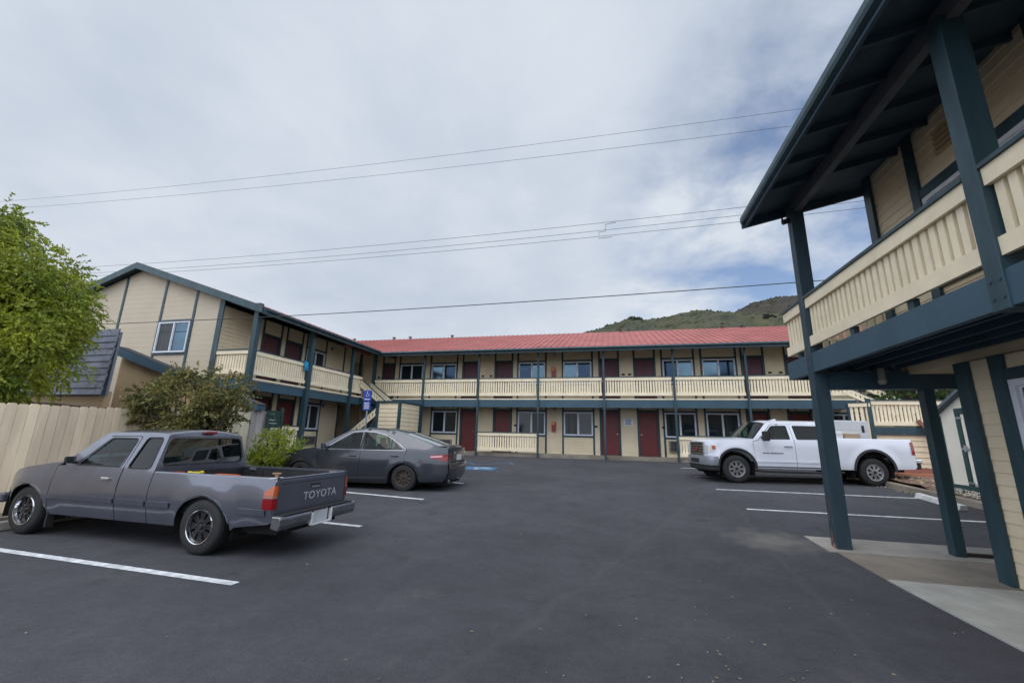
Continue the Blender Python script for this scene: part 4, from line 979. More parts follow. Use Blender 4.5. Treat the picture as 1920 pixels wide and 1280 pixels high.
# bed inside
BLIN = mat('black_bed_liner', (.02, .021, .024), .55, var=.4, vscale=5, bump=.3, bscale=40)
m_ = MB(); m_.box(-.98, .93, -.74, .74, .44, .48); m_.box(.925, .94, -.74, .74, .48, .90)
for s in (1, -1): m_.box(-.98, .93, min(s * .74, s * .76), max(s * .74, s * .76), .44, .90); m_.box(-.38, .46, min(s * .55, s * .74), max(s * .55, s * .74), .48, .66)
for x in (-.7, -.45, .55, .8): m_.box(x - .015, x + .015, -.74, -.728, .5, .88); m_.box(x - .015, x + .015, .728, .74, .5, .88)
m_.build('bed_liner', BLIN, T, bevel=.01, local=True)
for x in (.72, -.78):
    m_ = MB(); m_.box(x - .06, x + .06, -.745, -.72, .86, .90); m_.build('tie_down', ALU, T, local=True)
# tailgate
m_ = MB(); m_.box(-1.045, -.985, -.725, .725, .455, .89); m_.box(-1.05, -.98, -.725, .725, .89, .912)
tg_ = m_.build('tailgate', TACP, T, bevel=.012, local=True)
m_ = MB(); m_.box(-1.0465, -1.044, -.70, .70, .835, .842); m_.box(-1.0465, -1.044, -.70, .70, .475, .48); m_.build('seam', BLACK, tg_, local=True)
m_ = MB(); m_.box(-1.0475, -1.044, -.11, .11, .755, .80); hh = m_.build('tailgate_handle', BLACK, tg_, bevel=.004, local=True)
m_ = MB(); m_.box(-1.062, -1.046, -.085, .085, .752, .772); m_.build('pull_lever', ALU, hh, bevel=.004, local=True)
TM = Matrix(((0, 0, -1, -1.0462), (-1, 0, 0, -.14), (0, 1, 0, .655), (0, 0, 0, 1)))
text_mesh("TOYOTA", .135, .0012, TM @ Matrix.Diagonal((1.25, 1, 1, 1)), 'lettering', mat('letter_grey', srgb(176, 178, 186), .4), tg_, local=True, offs=.001, spacing=1.12)
# rear bumper with plate recess
BMP = mat('worn_bumper_chrome', (.30, .31, .33), .28, metal=.9, var=.25, vscale=7)
m_ = MB(); pr = [(-1.08, .50), (-1.27, .50), (-1.30, .475), (-1.30, .40), (-1.26, .34), (-1.08, .36)]
for y0, y1 in ((-.83, -.21), (.21, .83)):
    e = .0; m_.prism([Vector((x, y0, z)) for x, z in pr], (0, y1 - y0, 0))
m_.prism([Vector((x, -.21, z)) for x, z in [(-1.08, .50), (-1.24, .50), (-1.24, .35), (-1.08, .35)]], (0, .42, 0)); m_.build('rear_bumper', BMP, T, bevel=.018, local=True)
m_ = MB(); m_.box(-1.315, -1.24, .20, .225, .32, .47); m_.box(-1.315, -1.24, -.225, -.20, .32, .47); m_.box(-1.315, -1.24, -.2, .2, .315, .335); m_.build('plate_surround', WHITEP, T, bevel=.004, local=True)
m_ = MB(); m_.box(-1.262, -1.256, -.155, .155, .34, .48); m_.build('number_plate', mat('plate_white', srgb(196, 198, 204), .5, var=.08), T, local=True)
m_ = MB(); m_.box(-1.29, -1.09, -.75, .75, .502, .508); m_.build('bumper_step', BLACK, T, local=True)
# floor pan, steering wheel, seats
m_ = MB(); m_.box(-1.0, 3.7, -.62, .62, .26, .36); m_.box(-.9, .9, -.70, .70, .38, .44); m_.build('chassis', DARK, T, local=True)
m_ = MB(); m_.tube([(-1.0, .45, .30), (-.4, .45, .28)], .03, 8); m_.build('exhaust', RUSTW, T, local=True)
seats(T, [(1.78, .38, .5, 1.18), (1.78, -.38, .5, 1.18)])
m_ = MB(); m_.obox((2.45, 0, .88), Vector((.16, 0, 0)), Vector((0, .74, 0)), Vector((0, 0, .06))); m_.box(.99, 2.6, -.76, .76, .36, .5); m_.build('dashboard', mat('dark_grey_plastic', srgb(48, 52, 56), .7), T, bevel=.02, local=True)
m_ = MB(); c = Vector((2.18, .38, 1.0)); ax1 = Vector((0, 1, 0)); ax2 = Vector((-.42, 0, .9)).normalized()
m_.tube([c + (ax1 * math.cos(k * math.pi / 10) + ax2 * math.sin(k * math.pi / 10)) * .18 for k in range(21)], .014, 6); m_.bar(c - ax1 * .17, c + ax1 * .17, .03, .02); m_.build('steering_wheel', BLACK, T, local=True)
# things lying in the bed
VX[0] = None
Tm = T.matrix_basis
def inbed(p): return tuple(Matrix.Translation(T.location) @ Matrix.Rotation(T.rotation_euler.z, 4, 'Z') @ vx_tac(p))
cw = empty('cord_reel', inbed((.52, .56, .80))); tag(cw, 'yellow and black coiled reel of cord lying in the bed of the grey truck', 'cord reel')
m_ = MB(); cc = Vector(inbed((.52, .56, .88)))
for k_ in range(4): m_.tube([cc + Vector((math.cos(a) * (.085 - .012 * (k_ % 2)), math.sin(a) * .085, .012 * k_)) for a in [i * math.pi / 8 for i in range(17)]], .009, 6)
m_.build('cord', mat('yellow_cord', srgb(205, 188, 50), .5), cw); m_ = MB(); m_.lathe(cc, (0, 0, 1), [(0, -.03), (.05, -.03), (.05, .05), (0, .05)], 16); m_.build('hub', BLACK, cw)
m_ = MB(); m_.box(-.09, .09, -.035, .035, 0, .05); m_.bar((.09, 0, .02), (.25, .02, .03), .035, .04); hd = m_.build('hand_tool', mat('rust_red_paint', srgb(150, 52, 40), .5), bevel=.008); hd.location = inbed((.78, .62, .86)); hd.rotation_euler.z = .4; tag(hd, 'small red handled tool on the front corner of the grey truck bed', 'tool')
# the crate carrying them
def crate(nm, loc, dims, matr, lab, cat, rz=0, lid=True):
    x, y, z = dims; o = empty(nm, loc, rz); tag(o, lab, cat); m_ = MB()
    m_.box(-x, x, -y, y, 0, .02); m_.box(-x, -x + .02, -y, y, .02, z); m_.box(x - .02, x, -y, y, .02, z); m_.box(-x + .02, x - .02, -y, -y + .02, .02, z); m_.box(-x + .02, x - .02, y - .02, y, .02, z)
    m_.build('case', matr, o, bevel=.01, local=True)
    if lid: m_ = MB(); m_.box(-x - .01, x + .01, -y - .01, y + .01, z, z + .025); m_.build('lid', matr, o, bevel=.008, local=True)
    return o
crate('tool_box', inbed((.62, .53, .48)), (.24, .19, .33), BLIN, 'black tool box inside the front of the grey truck bed', 'tool box', T.rotation_euler.z)
crate('storage_bin', inbed((.10, .56, .66)), (.17, .12, .21), mat('orange_plastic', srgb(206, 92, 40), .5), 'orange plastic bin standing in the grey truck bed behind the side panel', 'bin', T.rotation_euler.z)
crate('storage_bin', inbed((-.74, .45, .48)), (.20, .26, .36), mat('pale_tub', srgb(190, 192, 198), .5), 'pale grey lidded tub near the tailgate of the grey truck', 'bin', T.rotation_euler.z)
m_ = MB(); m_.box(-.02, .02, -.015, .015, 0, .065); m_.box(-.05, .05, -.02, .02, .065, .085); wb = m_.build('wooden_block', mat('raw_wood', srgb(150, 118, 92), .8, var=.2, vscale=20), bevel=.006); wb.location = inbed((-.78, .52, .868)); wb.rotation_euler.z = .5
tag(wb, 'small wooden T shaped block standing on the pale tub in the truck bed', 'wooden block')

# ------------------------------------------------------------ charcoal sedan
def cam_W(x, z):
    w_ = .905
    if z > .62: w_ -= .045 * ((z - .62) / .33) ** 2 if z < .95 else .045 + (z - .95) * .50
    if z < .42: w_ -= .07 * ((.42 - z) / .25) ** 2
    if x > 2.7: w_ -= .33 * ((x - 2.7) / 1.02) ** 2.2
    if x < -.35: w_ -= .17 * min(1.2, ((-.35 - x) / .80)) ** 2.2
    for cx in (.02, 2.79):
        r_ = math.hypot(x - cx, z - .30)
        if abs(r_ - .40) < .14: w_ += .018 * (1 - abs(r_ - .40) / .14)
    return w_
def vx_cam(p): x, y, z = p; return Vector((x if x > -.42 else -.42 + (x + .42) * .90, y * .93, z if z < .95 else .95 + (z - .95) * 1.09))
S = tag(empty('sedan', (-4.97, 10.42, .12), R(183)), 'dark charcoal four door sedan parked between the truck and the left motel wing', 'car')
S.rotation_euler.x = 0
W = cam_W; VX[0] = vx_cam
rA = arc(.02, .28, .385, .365, 180, 0); fA = arc(2.79, .28, .385, .365, 0, 180)
wd_f = rc([(2.16, .955), (1.54, 1.315), (1.28, 1.335), (1.24, .955)], .03)
wd_r = rc([(1.17, .955), (1.19, 1.335), (.93, 1.325), (.62, 1.265), (.46, 1.205), (.43, .96)], .03)
wd_q = rc([(.385, .965), (.41, 1.175), (.10, .975)], .03)
belt_ch = [(2.22, .945), (1.2, .945), (.05, .955), (.02, .985), (.30, 1.14), (.62, 1.285), (.95, 1.35), (1.25, 1.362), (1.56, 1.34), (1.75, 1.24), (2.22, .945)]
for s in (1, -1):
    mb = MB()
    panel(mb, [(2.345, .24), (2.36, .60), (2.345, .93), (2.45, .965), (2.75, .925), (3.10, .865), (3.40, .775), (3.60, .675), (3.69, .56), (3.70, .40), (3.66, .24), (3.20, .22)] + fA[1:-1] + [(2.39, .24)], [], sideF(W, s), s > 0, .06)
    panel(mb, [(2.345, .93), (2.16, .965), (1.60, 1.345), (1.25, 1.365), (.95, 1.353), (.60, 1.29), (.28, 1.145), (-.01, .985), (-.015, .93), (.03, .80), (-.0, .68)] + arc(.02, .28, .385, .365, 88, 180, 8) + [(-.40, .24), (-1.0, .26), (-1.09, .34), (-1.13, .52), (-1.11, .70), (-1.10, .90), (-1.07, 1.035), (-.78, 1.055), (-.40, 1.165), (.05, 1.295), (.45, 1.372), (.95, 1.405), (1.35, 1.402), (1.66, 1.365), (2.46, .968)], [], sideF(W, s), s > 0, .06)
    mb.build('body_side', CAMP, S, smooth_angle=35, local=True)
    d = MB(); panel(d, [(1.208, .23), (2.335, .23), (2.35, .60), (2.335, .935), (2.15, .962), (1.60, 1.337), (1.25, 1.357), (1.235, 1.357), (1.205, .95)], [wd_f], sideF(W, s, .001), s > 0, .06); dd = d.build('door', CAMP, S, smooth_angle=35, local=True); handle_part(dd, W, 1.40, .80, s, CAMP, .2)
    k = MB(); panel(k, [(2.2, .945), (1.54, 1.33), (1.26, 1.345), (1.23, .945)], [], sideF(W, s, -.012), s > 0); k.build('window_glass', CARGL, dd, local=True)
    d = MB(); panel(d, [(1.2, .23), (.43, .23)] + arc(.02, .28, .40, .38, 0, 80, 7) + [(.005, .68), (.035, .80), (-.008, .93), (.0, .98), (.285, 1.137), (.60, 1.282), (.95, 1.345), (1.228, 1.357), (1.197, .95)], [wd_r, wd_q], sideF(W, s, .001), s > 0, .06); dd = d.build('door', CAMP, S, smooth_angle=35, local=True); handle_part(dd, W, .28, .82, s, CAMP, .2)
    k = MB(); panel(k, [(1.18, .945), (1.2, 1.345), (.93, 1.335), (.46, 1.22), (.40, .945)], [], sideF(W, s, -.012), s > 0); panel(k, [(.40, .955), (.42, 1.19), (.07, .96)], [], sideF(W, s, -.012), s > 0); k.build('window_glass', CARGL, dd, local=True)
    k = MB(); ribbon(k, belt_ch, W, s, .006, .009, .06); k.build('chrome_trim', ALU, S, local=True)
    for q_, w2 in (([(1.215, .96), (1.21, 1.34)], .05), ([(.405, .96), (.435, 1.19)], .03)): k = MB(); ribbon(k, q_, W, s, .004, w2); k.build('door_pillar', BLACK, S, local=True)
    k = MB(); ribbon(k, [(2.3, .20), (.45, .20)], W, s, .012, .06); k.build('sill', BLACK, S, local=True)
    wheel(S, .02, s, .885, .318, .21, .20, 'cam'); wheel(S, 2.79, s, .885, .318, .21, .20, 'cam'); mirror_part(S, W, 2.16, .99, s, 1.0, CAMP)
    k = MB(); well(k, .02, .40, W, s); k.build('wheel_well', DARK, S, local=True, weld=True); k = MB(); well(k, 2.79, .40, W, s, .25); k.build('wheel_well', DARK, S, local=True, weld=True)
    k = MB(); panel(k, smooth_poly([(-.60, .85), (-.86, .885), (-1.10, .885), (-1.11, .80), (-1.115, .72), (-.88, .755), (-.68, .80)], 1, True), [], sideF(W, s, .010), s > 0, .05)
    k.loft([[(-1.115 - .045 * (1 - abs(y) / .735) * 1.2, s * y, z) for y in (.738, .66, .56, .50)] for z in (.88, .72)], flip=(s > 0)); tl_ = k.build('tail_lamp', REDL, S, smooth_angle=50, local=True)
    k = MB(); ribbon(k, [(-.66, .825), (-.96, .845)], W, s, .0125, .03); k.build('lamp_stripe', mat('pale_pink_lens', srgb(226, 170, 178), .2), tl_, local=True)
    k = MB(); panel(k, smooth_poly([(3.12, .80), (3.40, .72), (3.62, .63), (3.64, .56), (3.40, .60), (3.2, .68)], 1, True), [], sideF(W, s, .010), s > 0, .05); hl = k.build('headlight', CLRL, S, smooth_angle=50, local=True)
    k = MB(); ribbon(k, [(3.50, .60), (3.63, .58)], W, s, .014, .05); k.build('indicator', AMBL, hl, local=True)
edge = interp([(-.40, 1.165), (.05, 1.295), (.45, 1.372), (.95, 1.405), (1.35, 1.402), (1.66, 1.365)])
m_ = MB(); m_.loft(toprows([.12, .25, .45, .7, .95, 1.2, 1.35, 1.5, 1.66], interp([(.12, 1.31), (.45, 1.372), (.95, 1.405), (1.35, 1.402), (1.66, 1.365)]), W, lambda x: .05)); m_.build('roof', CAMP, S, smooth_angle=60, local=True)
m_ = MB(); m_.loft([[(x + .05 * (1 - u * u), u * (W(x, z) - .01), z + (.05 * (1 - t_) + .03 * t_) * (1 - u * u)) for u in lin(1, -1, 12)] for t_, x, z in [(t_, 1.66 + .80 * t_, 1.365 - .397 * t_) for t_ in lin(0, 1, 6)]]); m_.build('windscreen', CARGL, S, smooth_angle=60, local=True)
m_ = MB(); m_.loft([[(x - .10 * t_ * (1 - u * u), u * (W(x, z) - .04 - .05 * t_), z + .045 * (1 - u * u) * (1 - .3 * t_)) for u in lin(1, -1, 12)] for t_, x, z in [(t_, .12 - .90 * t_, 1.312 - .252 * t_) for t_ in lin(0, 1, 6)]], flip=True); m_.build('rear_window', mat('pale_reflecting_glass', (.42, .47, .50), .10, metal=.75), S, smooth_angle=60, local=True)
m_ = MB()
for s in (1, -1): m_.loft([[(x, s * (W(x, z) + .0), z) for t_, x, z in [(t_, .12 - .90 * t_, 1.312 - .252 * t_) for t_ in lin(0, 1, 8)]], [(x - .02 * t_, s * (W(x, z) - .06 - .05 * t_), z + .012) for t_, x, z in [(t_, .12 - .90 * t_, 1.312 - .252 * t_) for t_ in lin(0, 1, 8)]]], flip=(s < 0))
m_.loft([[(x, u * W(x, z), z + .035 * (1 - u * u)) for u in lin(1, -1, 12)] for x, z in ((-.74, 1.058), (-.86, 1.062), (-1.0, 1.058), (-1.07, 1.037), (-1.10, .99))], flip=True)
m_.loft([[(x - .05 * (1 - u * u), u * W(-1.08, min(z, .9)) * .98, z + .015 * (1 - u * u)) for u in lin(1, -1, 12)] for z, x in ((1.03, -1.085), (.97, -1.105), (.90, -1.11), (.80, -1.115), (.70, -1.12))], flip=True)
m_.build('boot_lid', CAMP, S, smooth_angle=50, local=True)
m_ = MB(); m_.loft([[(x - .08 * (1 - abs(u) ** 3), u * W(-1.09, min(z, .9)) * 1.0, z) for u in lin(1, -1, 14)] for z, x in ((.70, -1.12), (.66, -1.15), (.52, -1.155), (.38, -1.13), (.27, -1.05), (.25, -.9))], flip=True); m_.build('rear_bumper', CAMP, S, smooth_angle=50, local=True)
m_ = MB(); m_.box(-1.172, -1.15, -.20, .20, .74, .88); m_.build('number_plate', mat('plate_white', srgb(196, 198, 204), .5), S, local=True)
m_ = MB(); m_.box(-1.165, -1.12, -.36, .36, .90, .93); m_.build('boot_trim', CHROME, S, bevel=.006, local=True)
m_ = MB(); m_.tube([(-1.10, .48, .24), (-.9, .48, .26)], .035, 10); m_.build('exhaust', CHROME, S, local=True)
m_ = MB(); m_.loft(toprows([2.46, 2.6, 2.75, 2.9, 3.10, 3.25, 3.40, 3.52, 3.60, 3.66], interp([(2.45, .965), (2.75, .925), (3.10, .865), (3.40, .775), (3.60, .675), (3.69, .56)]), W, lambda x: .06)); m_.build('bonnet', CAMP, S, smooth_angle=60, local=True)
m_ = MB(); m_.loft([[(x + .13 * (1 - abs(u) ** 2.5), u * W(3.64, min(z, .6)), z) for u in lin(1, -1, 14)] for z, x in ((.66, 3.62), (.56, 3.69), (.40, 3.70), (.24, 3.66))]); m_.build('front_bumper', CAMP, S, smooth_angle=60, local=True)
m_ = MB(); m_.box(-1.0, 3.55, -.66, .66, .18, .30); m_.build('chassis', DARK, S, local=True)
seats(S, [(1.55, .38, .52, 1.22), (1.55, -.38, .52, 1.22), (.62, .0, 1.3, 1.16)])
m_ = MB(); m_.obox((2.25, 0, .88), Vector((.22, 0, 0)), Vector((0, .76, 0)), Vector((0, 0, .07))); m_.build('dashboard', mat('dark_grey_plastic', (0, 0, 0)), S, bevel=.03, local=True)
m_ = MB(); c = Vector((1.98, .38, .98)); m_.tube([c + (ax1 * math.cos(k * math.pi / 10) + ax2 * math.sin(k * math.pi / 10)) * .17 for k in range(21)], .014, 6); m_.build('steering_wheel', BLACK, S, local=True)
S.rotation_euler = (0, 0, S.rotation_euler.z)

VX[0] = None
# ------------------------------------------------------------ white crew cab pickup
def vx_gmc(p): x, y, z = p; return Vector((x if x < 4.2 else 4.2 + (x - 4.2) * .70, y * .94, z))
VX[0] = vx_gmc
def gmc_W(x, z):
    w_ = .985
    if z > 1.0: w_ -= .04 * ((z - 1.0) / .25) ** 2 if z < 1.25 else .04 + (z - 1.25) * .34
    if z < .62: w_ -= .04 * ((.62 - z) / .25) ** 2
    if x > 4.1: w_ -= .16 * ((x - 4.1) / .6) ** 2
    for cx in (-.02, 3.76):
        r_ = math.hypot(x - cx, z - .44)
        if abs(r_ - .56) < .16: w_ += .035 * (1 - abs(r_ - .56) / .16)
    return w_
G = tag(empty('pickup_truck', (7.15 - .155, 14.37 + .925, .315), R(-170.46)), 'big white crew cab pickup truck with boxes in its bed, partly behind the teal posts', 'pickup truck')
W = gmc_W
rA = arc(-.02, .44, .52, .53, 180, 0, 18); fA = arc(3.76, .44, .50, .48, 0, 180, 18)
for s in (1, -1):
    mb = MB()
    panel(mb, [(-1.14, 1.30), (-1.15, .56), (-1.10, .50), (-.62, .48), (-.56, .44)] + rA[1:-1] + [(.52, .44), (.93, .44), (.93, 1.30)], [], sideF(W, s), s > 0)
    xs_ = lin(-1.14, .93, 16); mb.loft([[(x, s * W(x, 1.3), 1.30) for x in xs_], [(x, s * (W(x, 1.3) - .02), 1.315) for x in xs_], [(x, s * (W(x, 1.3) - .08), 1.315) for x in xs_], [(x, s * (W(x, 1.3) - .08), 1.25) for x in xs_]], flip=(s < 0))
    mb.build('bed_side', GMCP, G, smooth_angle=35, local=True)
    mb = MB()
    panel(mb, [(3.25, .42), (3.25, 1.18), (3.10, 1.225), (3.22, 1.24), (3.7, 1.225), (4.2, 1.195), (4.5, 1.165), (4.60, 1.12), (4.63, .95), (4.62, .74), (4.30, .72), (4.25, .44)] + fA[1:-1], [], sideF(W, s), s > 0)
    panel(mb, [(.945, .42), (.95, 1.25), (1.0, 1.68), (1.05, 1.695), (2.6, 1.695), (2.66, 1.66), (3.06, 1.25), (3.10, 1.21), (3.22, 1.245), (2.78, 1.70), (2.6, 1.745), (1.1, 1.755), (.96, 1.73), (.93, 1.25), (.935, .42)], [], sideF(W, s), s > 0)
    mb.build('body_side', GMCP, G, smooth_angle=35, local=True)
    d = MB(); panel(d, [(2.085, .42), (3.24, .42), (3.24, 1.175), (3.08, 1.205), (3.05, 1.24), (2.64, 1.655), (2.58, 1.688), (2.12, 1.69), (2.085, 1.22)], [rc([(2.17, 1.245), (3.02, 1.235), (2.62, 1.64), (2.19, 1.655)], .05)], sideF(W, s, .001), s > 0); dd = d.build('door', GMCP, G, smooth_angle=35, local=True); handle_part(dd, W, 2.28, 1.06, s, CHROME, .24)
    k = MB(); panel(k, [(2.15, 1.225), (3.04, 1.22), (2.62, 1.65), (2.17, 1.665)], [], sideF(W, s, -.012), s > 0); k.build('window_glass', CARGL, dd, local=True)
    TMx = Matrix(((-s * 1, 0, 0, 2.72), (0, 0, s * 1, s * (W(2.7, .86) + .004)), (0, 1, 0, .85), (0, 0, 0, 1)))
    for q_ in range(9):
        k = MB() if q_ == 0 else k; y_ = W(2.7, .85) + .002; k.box(2.44 + q_ * .062 + (.02 if q_ > 5 else 0), 2.485 + q_ * .062 + (.02 if q_ > 5 else 0), min(s * y_, s * (y_ + .004)), max(s * y_, s * (y_ + .004)), .835, .868)
    k.build('badge', mat('badge_grey', srgb(96, 98, 110), .4, metal=.5), dd, local=True)
    d = MB(); panel(d, [(.955, .42), (2.075, .42), (2.075, 1.22), (2.11, 1.69), (1.06, 1.69), (1.01, 1.67), (.96, 1.25)], [rc([(1.06, 1.255), (2.0, 1.245), (2.03, 1.655), (1.10, 1.65)], .05)], sideF(W, s, .001), s > 0); dd = d.build('door', GMCP, G, smooth_angle=35, local=True); handle_part(dd, W, 1.15, 1.06, s, CHROME, .24)
    k = MB(); panel(k, [(1.03, 1.235), (2.02, 1.225), (2.05, 1.665), (1.08, 1.665)], [], sideF(W, s, -.012), s > 0); k.build('window_glass', CARGD, dd, local=True)
    for q_ in ((3.22, 2.09), (2.07, .97)): k = MB(); ribbon(k, [(q_[0], .62), (q_[1], .62)], W, s, .014, .05); k.build('side_moulding', GMCP, G, smooth_angle=60, local=True)
    k = MB(); ribbon(k, [(3.2, .47), (.96, .47)], W, s, .012, .035); k.build('chrome_trim', CHROME, G, local=True)
    FL_ = mat('grey_flare_plastic', srgb(52, 50, 58), .6)
    for q_ in (arc(-.02, .44, .55, .56, 182, -2, 18), arc(3.76, .44, .53, .51, -2, 182, 18)): k = MB(); ribbon(k, q_, W, s, .018, .065); k.build('arch_flare', FL_, G, smooth_angle=60, local=True)
    wheel(G, -.02, s, .965, .385, .26, .225, 'gmc'); wheel(G, 3.76, s, .965, .385, .26, .225, 'gmc'); mirror_part(G, W, 2.95, 1.30, s, 1.75)
    k = MB(); well(k, -.02, .53, W, s, .4); k.build('wheel_well', DARK, G, local=True, weld=True); k = MB(); well(k, 3.76, .51, W, s, .3); k.build('wheel_well', DARK, G, local=True, weld=True)
    k = MB(); k.tube([(3.25, s * .93, .36), (2.9, s * .98, .34), (1.1, s * .98, .34), (.8, s * .93, .36)], .035, 10); k.build('running_board', BLACK, G, local=True)
    mc = MB(); mc.loft([[(-1.15, s * W(-1.15, z), z), (-1.165, s * (W(-1.15, z) - .04), z), (-1.16, s * .865, z)] for z in lin(.56, 1.30, 5)], flip=(s < 0)); mc.build('bed_corner', GMCP, G, smooth_angle=40, local=True)
    k = MB(); panel(k, [(-1.15, .88), (-1.06, .90), (-1.07, 1.24), (-1.15, 1.25)], [], sideF(W, s, .012), s > 0, .05); k.loft([[(-1.15, s * (W(-1.15, z) + .012), z), (-1.175, s * (W(-1.15, z) - .03), z), (-1.172, s * .875, z)] for z in (.88, 1.25)], flip=(s < 0)); k.build('tail_lamp', REDL, G, local=True)
    k = MB(); panel(k, smooth_poly([(4.36, 1.06), (4.62, 1.05), (4.635, .84), (4.42, .85)], 1, True), [], sideF(W, s, .008), s > 0, .05); k.box(4.60, 4.672, min(s * .64, s * .845), max(s * .64, s * .845), .82, 1.05); hl = k.build('headlight', CLRL, G, bevel=.01, local=True)
    k = MB(); panel(k, [(4.36, 1.03), (4.50, 1.03), (4.50, .92), (4.38, .92)], [], sideF(W, s, .013), s > 0, .05); k.build('indicator', AMBL, hl, local=True)
m_ = MB(); m_.loft(toprows([.96, .98, 1.02, 1.1, 1.4, 1.8, 2.2, 2.5, 2.6, 2.7, 2.78], interp([(.96, 1.73), (1.1, 1.755), (2.6, 1.745), (2.78, 1.70)]), W, lambda x: .075)); m_.loft([[(.935, u * .94, 1.28) for u in lin(1, -1, 12)], [(.955, u * W(.96, 1.6), 1.6) for u in lin(1, -1, 12)], [(.96, u * W(.96, 1.73), 1.73 + .075 * (1 - u * u)) for u in lin(1, -1, 12)]], flip=True); m_.build('roof', GMCP, G, smooth_angle=50, local=True)
m_ = MB(); panel(m_, smooth_poly([(-.75, 1.36), (.75, 1.36), (.68, 1.66), (-.68, 1.66)], 2, True), [], lambda y, z: (.928 + (z - 1.28) * .05, y, z), False, .1); m_.build('rear_window', CARGD, G, local=True)
m_ = MB(); m_.loft([[(x + .06 * (1 - u * u), u * (W(x, z) - .02), z + (.075 * (1 - t_) + .04 * t_) * (1 - u * u)) for u in lin(1, -1, 12)] for t_, x, z in [(t_, 2.78 + .50 * t_, 1.70 - .46 * t_) for t_ in lin(0, 1, 6)]]); m_.build('windscreen', CARGL, G, smooth_angle=60, local=True)
m_ = MB(); m_.loft(toprows([3.10, 3.22, 3.5, 3.9, 4.2, 4.4, 4.5, 4.57, 4.61], interp([(3.10, 1.225), (3.22, 1.24), (3.7, 1.225), (4.2, 1.195), (4.5, 1.165), (4.60, 1.12), (4.63, 1.0)]), W, lambda x: .05)); m_.build('bonnet', GMCP, G, smooth_angle=50, local=True)
def wrapx(path, prof):   # plan path (x, y>=0) mirrored, vertical profile (z, push)
    full = path + [(x, -y) for x, y in path[::-1][1:]]; m2 = MB(); rows = []
    for z, ps in prof:
        row = []
        for i, (x, y) in enumerate(full):
            a = Vector(full[max(0, i - 1)]); b = Vector(full[min(len(full) - 1, i + 1)]); d = (b - a).normalized(); n_ = Vector((-d.y, d.x)); row.append((x + n_.x * ps, y + n_.y * ps, z))
        rows.append(row)
    m2.loft(rows, flip=False); return m2
nosep = [(4.60, .868), (4.64, .82), (4.655, .70), (4.66, .5), (4.665, 0)]
wrapx(nosep, [(.70, 0), (.9, .0), (1.06, -.005), (1.13, -.04)]).build('nose', GMCP, G, smooth_angle=50, local=True)
m_ = MB(); m_.smooth = False; m_.box(4.60, 4.675, -.60, .60, .72, 1.13); gr = m_.build('grille', mat('grille_dark', (.03, .03, .033), .4), G, bevel=.02, local=True)
m_ = MB()
for z in (.78, .86, .94, 1.02): m_.box(4.675, 4.695, -.58, .58, z - .010, z + .010)
m_.box(4.67, 4.695, -.6, .6, 1.10, 1.135); m_.box(4.67, 4.695, -.62, -.58, .72, 1.13); m_.box(4.67, 4.695, .58, .62, .72, 1.13); m_.box(4.67, 4.695, -.6, .6, .70, .725)
m_.build('chrome_bars', CHROME, gr, bevel=.006, local=True)
TMg = Matrix(((0, 0, 1, 4.702), (1, 0, 0, 0), (0, 1, 0, .90), (0, 0, 0, 1))); text_mesh("GMC", .17, .008, TMg, 'emblem', REDL, gr, local=True, offs=.002)
bp_ = [(4.27, .985), (4.45, .975), (4.60, .93), (4.70, .82), (4.755, .62), (4.775, .35), (4.78, 0)]
wrapx(bp_, [(.46, -.06), (.47, -.01), (.55, .01), (.66, .01), (.72, -.005), (.735, -.06)]).build('front_bumper', mat('grey_bumper_chrome', srgb(138, 143, 154), .35, metal=.3, coat=.5), G, smooth_angle=50, local=True)
m_ = wrapx([(x - .02, y - .02) for x, y in bp_[:-1]] + [(4.76, 0)], [(.30, -.10), (.34, -.02), (.47, -.01)]); m_.box(4.785, 4.80, -.35, .35, .52, .64); m_.build('air_dam', BLACK, G, smooth_angle=50, local=True)
m_ = MB(); m_.box(-1.15, -1.09, -.86, .86, .62, 1.30); m_.build('tailgate', GMCP, G, bevel=.015, local=True)
m_ = MB(); m_.box(-1.36, -1.16, -.95, .95, .66, .78); m_.build('rear_bumper', CHROME, G, bevel=.03, local=True)
m_ = MB(); m_.box(-1.34, -1.10, -.9, .9, .50, .66); m_.build('bumper_valance', BLACK, G, bevel=.02, local=True)
m_ = MB(); m_.box(-1.08, .92, -.84, .84, .80, .84); m_.box(-1.0, 4.4, -.7, .7, .40, .55); m_.box(-1.08, .92, .84, .88, .8, 1.24); m_.box(-1.08, .92, -.88, -.84, .8, 1.24); m_.build('chassis', DARK, G, local=True)
m_ = MB(); m_.prism([Vector((2.05, .012, 1.82)), Vector((2.30, .012, 1.82)), Vector((2.06, .012, 1.885))], (0, -.024, 0)); m_.build('roof_aerial', GMCP, G, bevel=.006, local=True)
seats(G, [(2.35, .45, .6, 1.55), (2.35, -.45, .6, 1.55)]); m_ = MB(); m_.obox((2.98, 0, 1.14), Vector((.16, 0, 0)), Vector((0, .85, 0)), Vector((0, 0, .07))); m_.build('dashboard', MATS['dark_grey_plastic'], G, bevel=.03, local=True)
Gm = Matrix.Translation(G.location) @ Matrix.Rotation(G.rotation_euler.z, 4, 'Z')
VX[0] = None
def gbox(nm, x, y, z, dims, matr, lab, cat='box', extra=None):
    o = empty(nm, tuple(Gm @ Vector((x, y, z))), G.rotation_euler.z + R(5)); tag(o, lab, cat); m_ = MB(); a, b, c = dims; m_.box(-a, a, -b, b, 0, c); m_.build('case', matr, o, bevel=.02, local=True)
    if extra: k = MB(); k.box(*extra); k.build('label_panel', BLACK, o, local=True)
    k = MB(); k.box(-a * .98, a * .98, -b - .0 + .0, b * 1.005, c * .5 - .004, c * .5 + .004); k.build('tape', mat('tape_grey', srgb(160, 158, 155), .5), o, local=True)
    return o
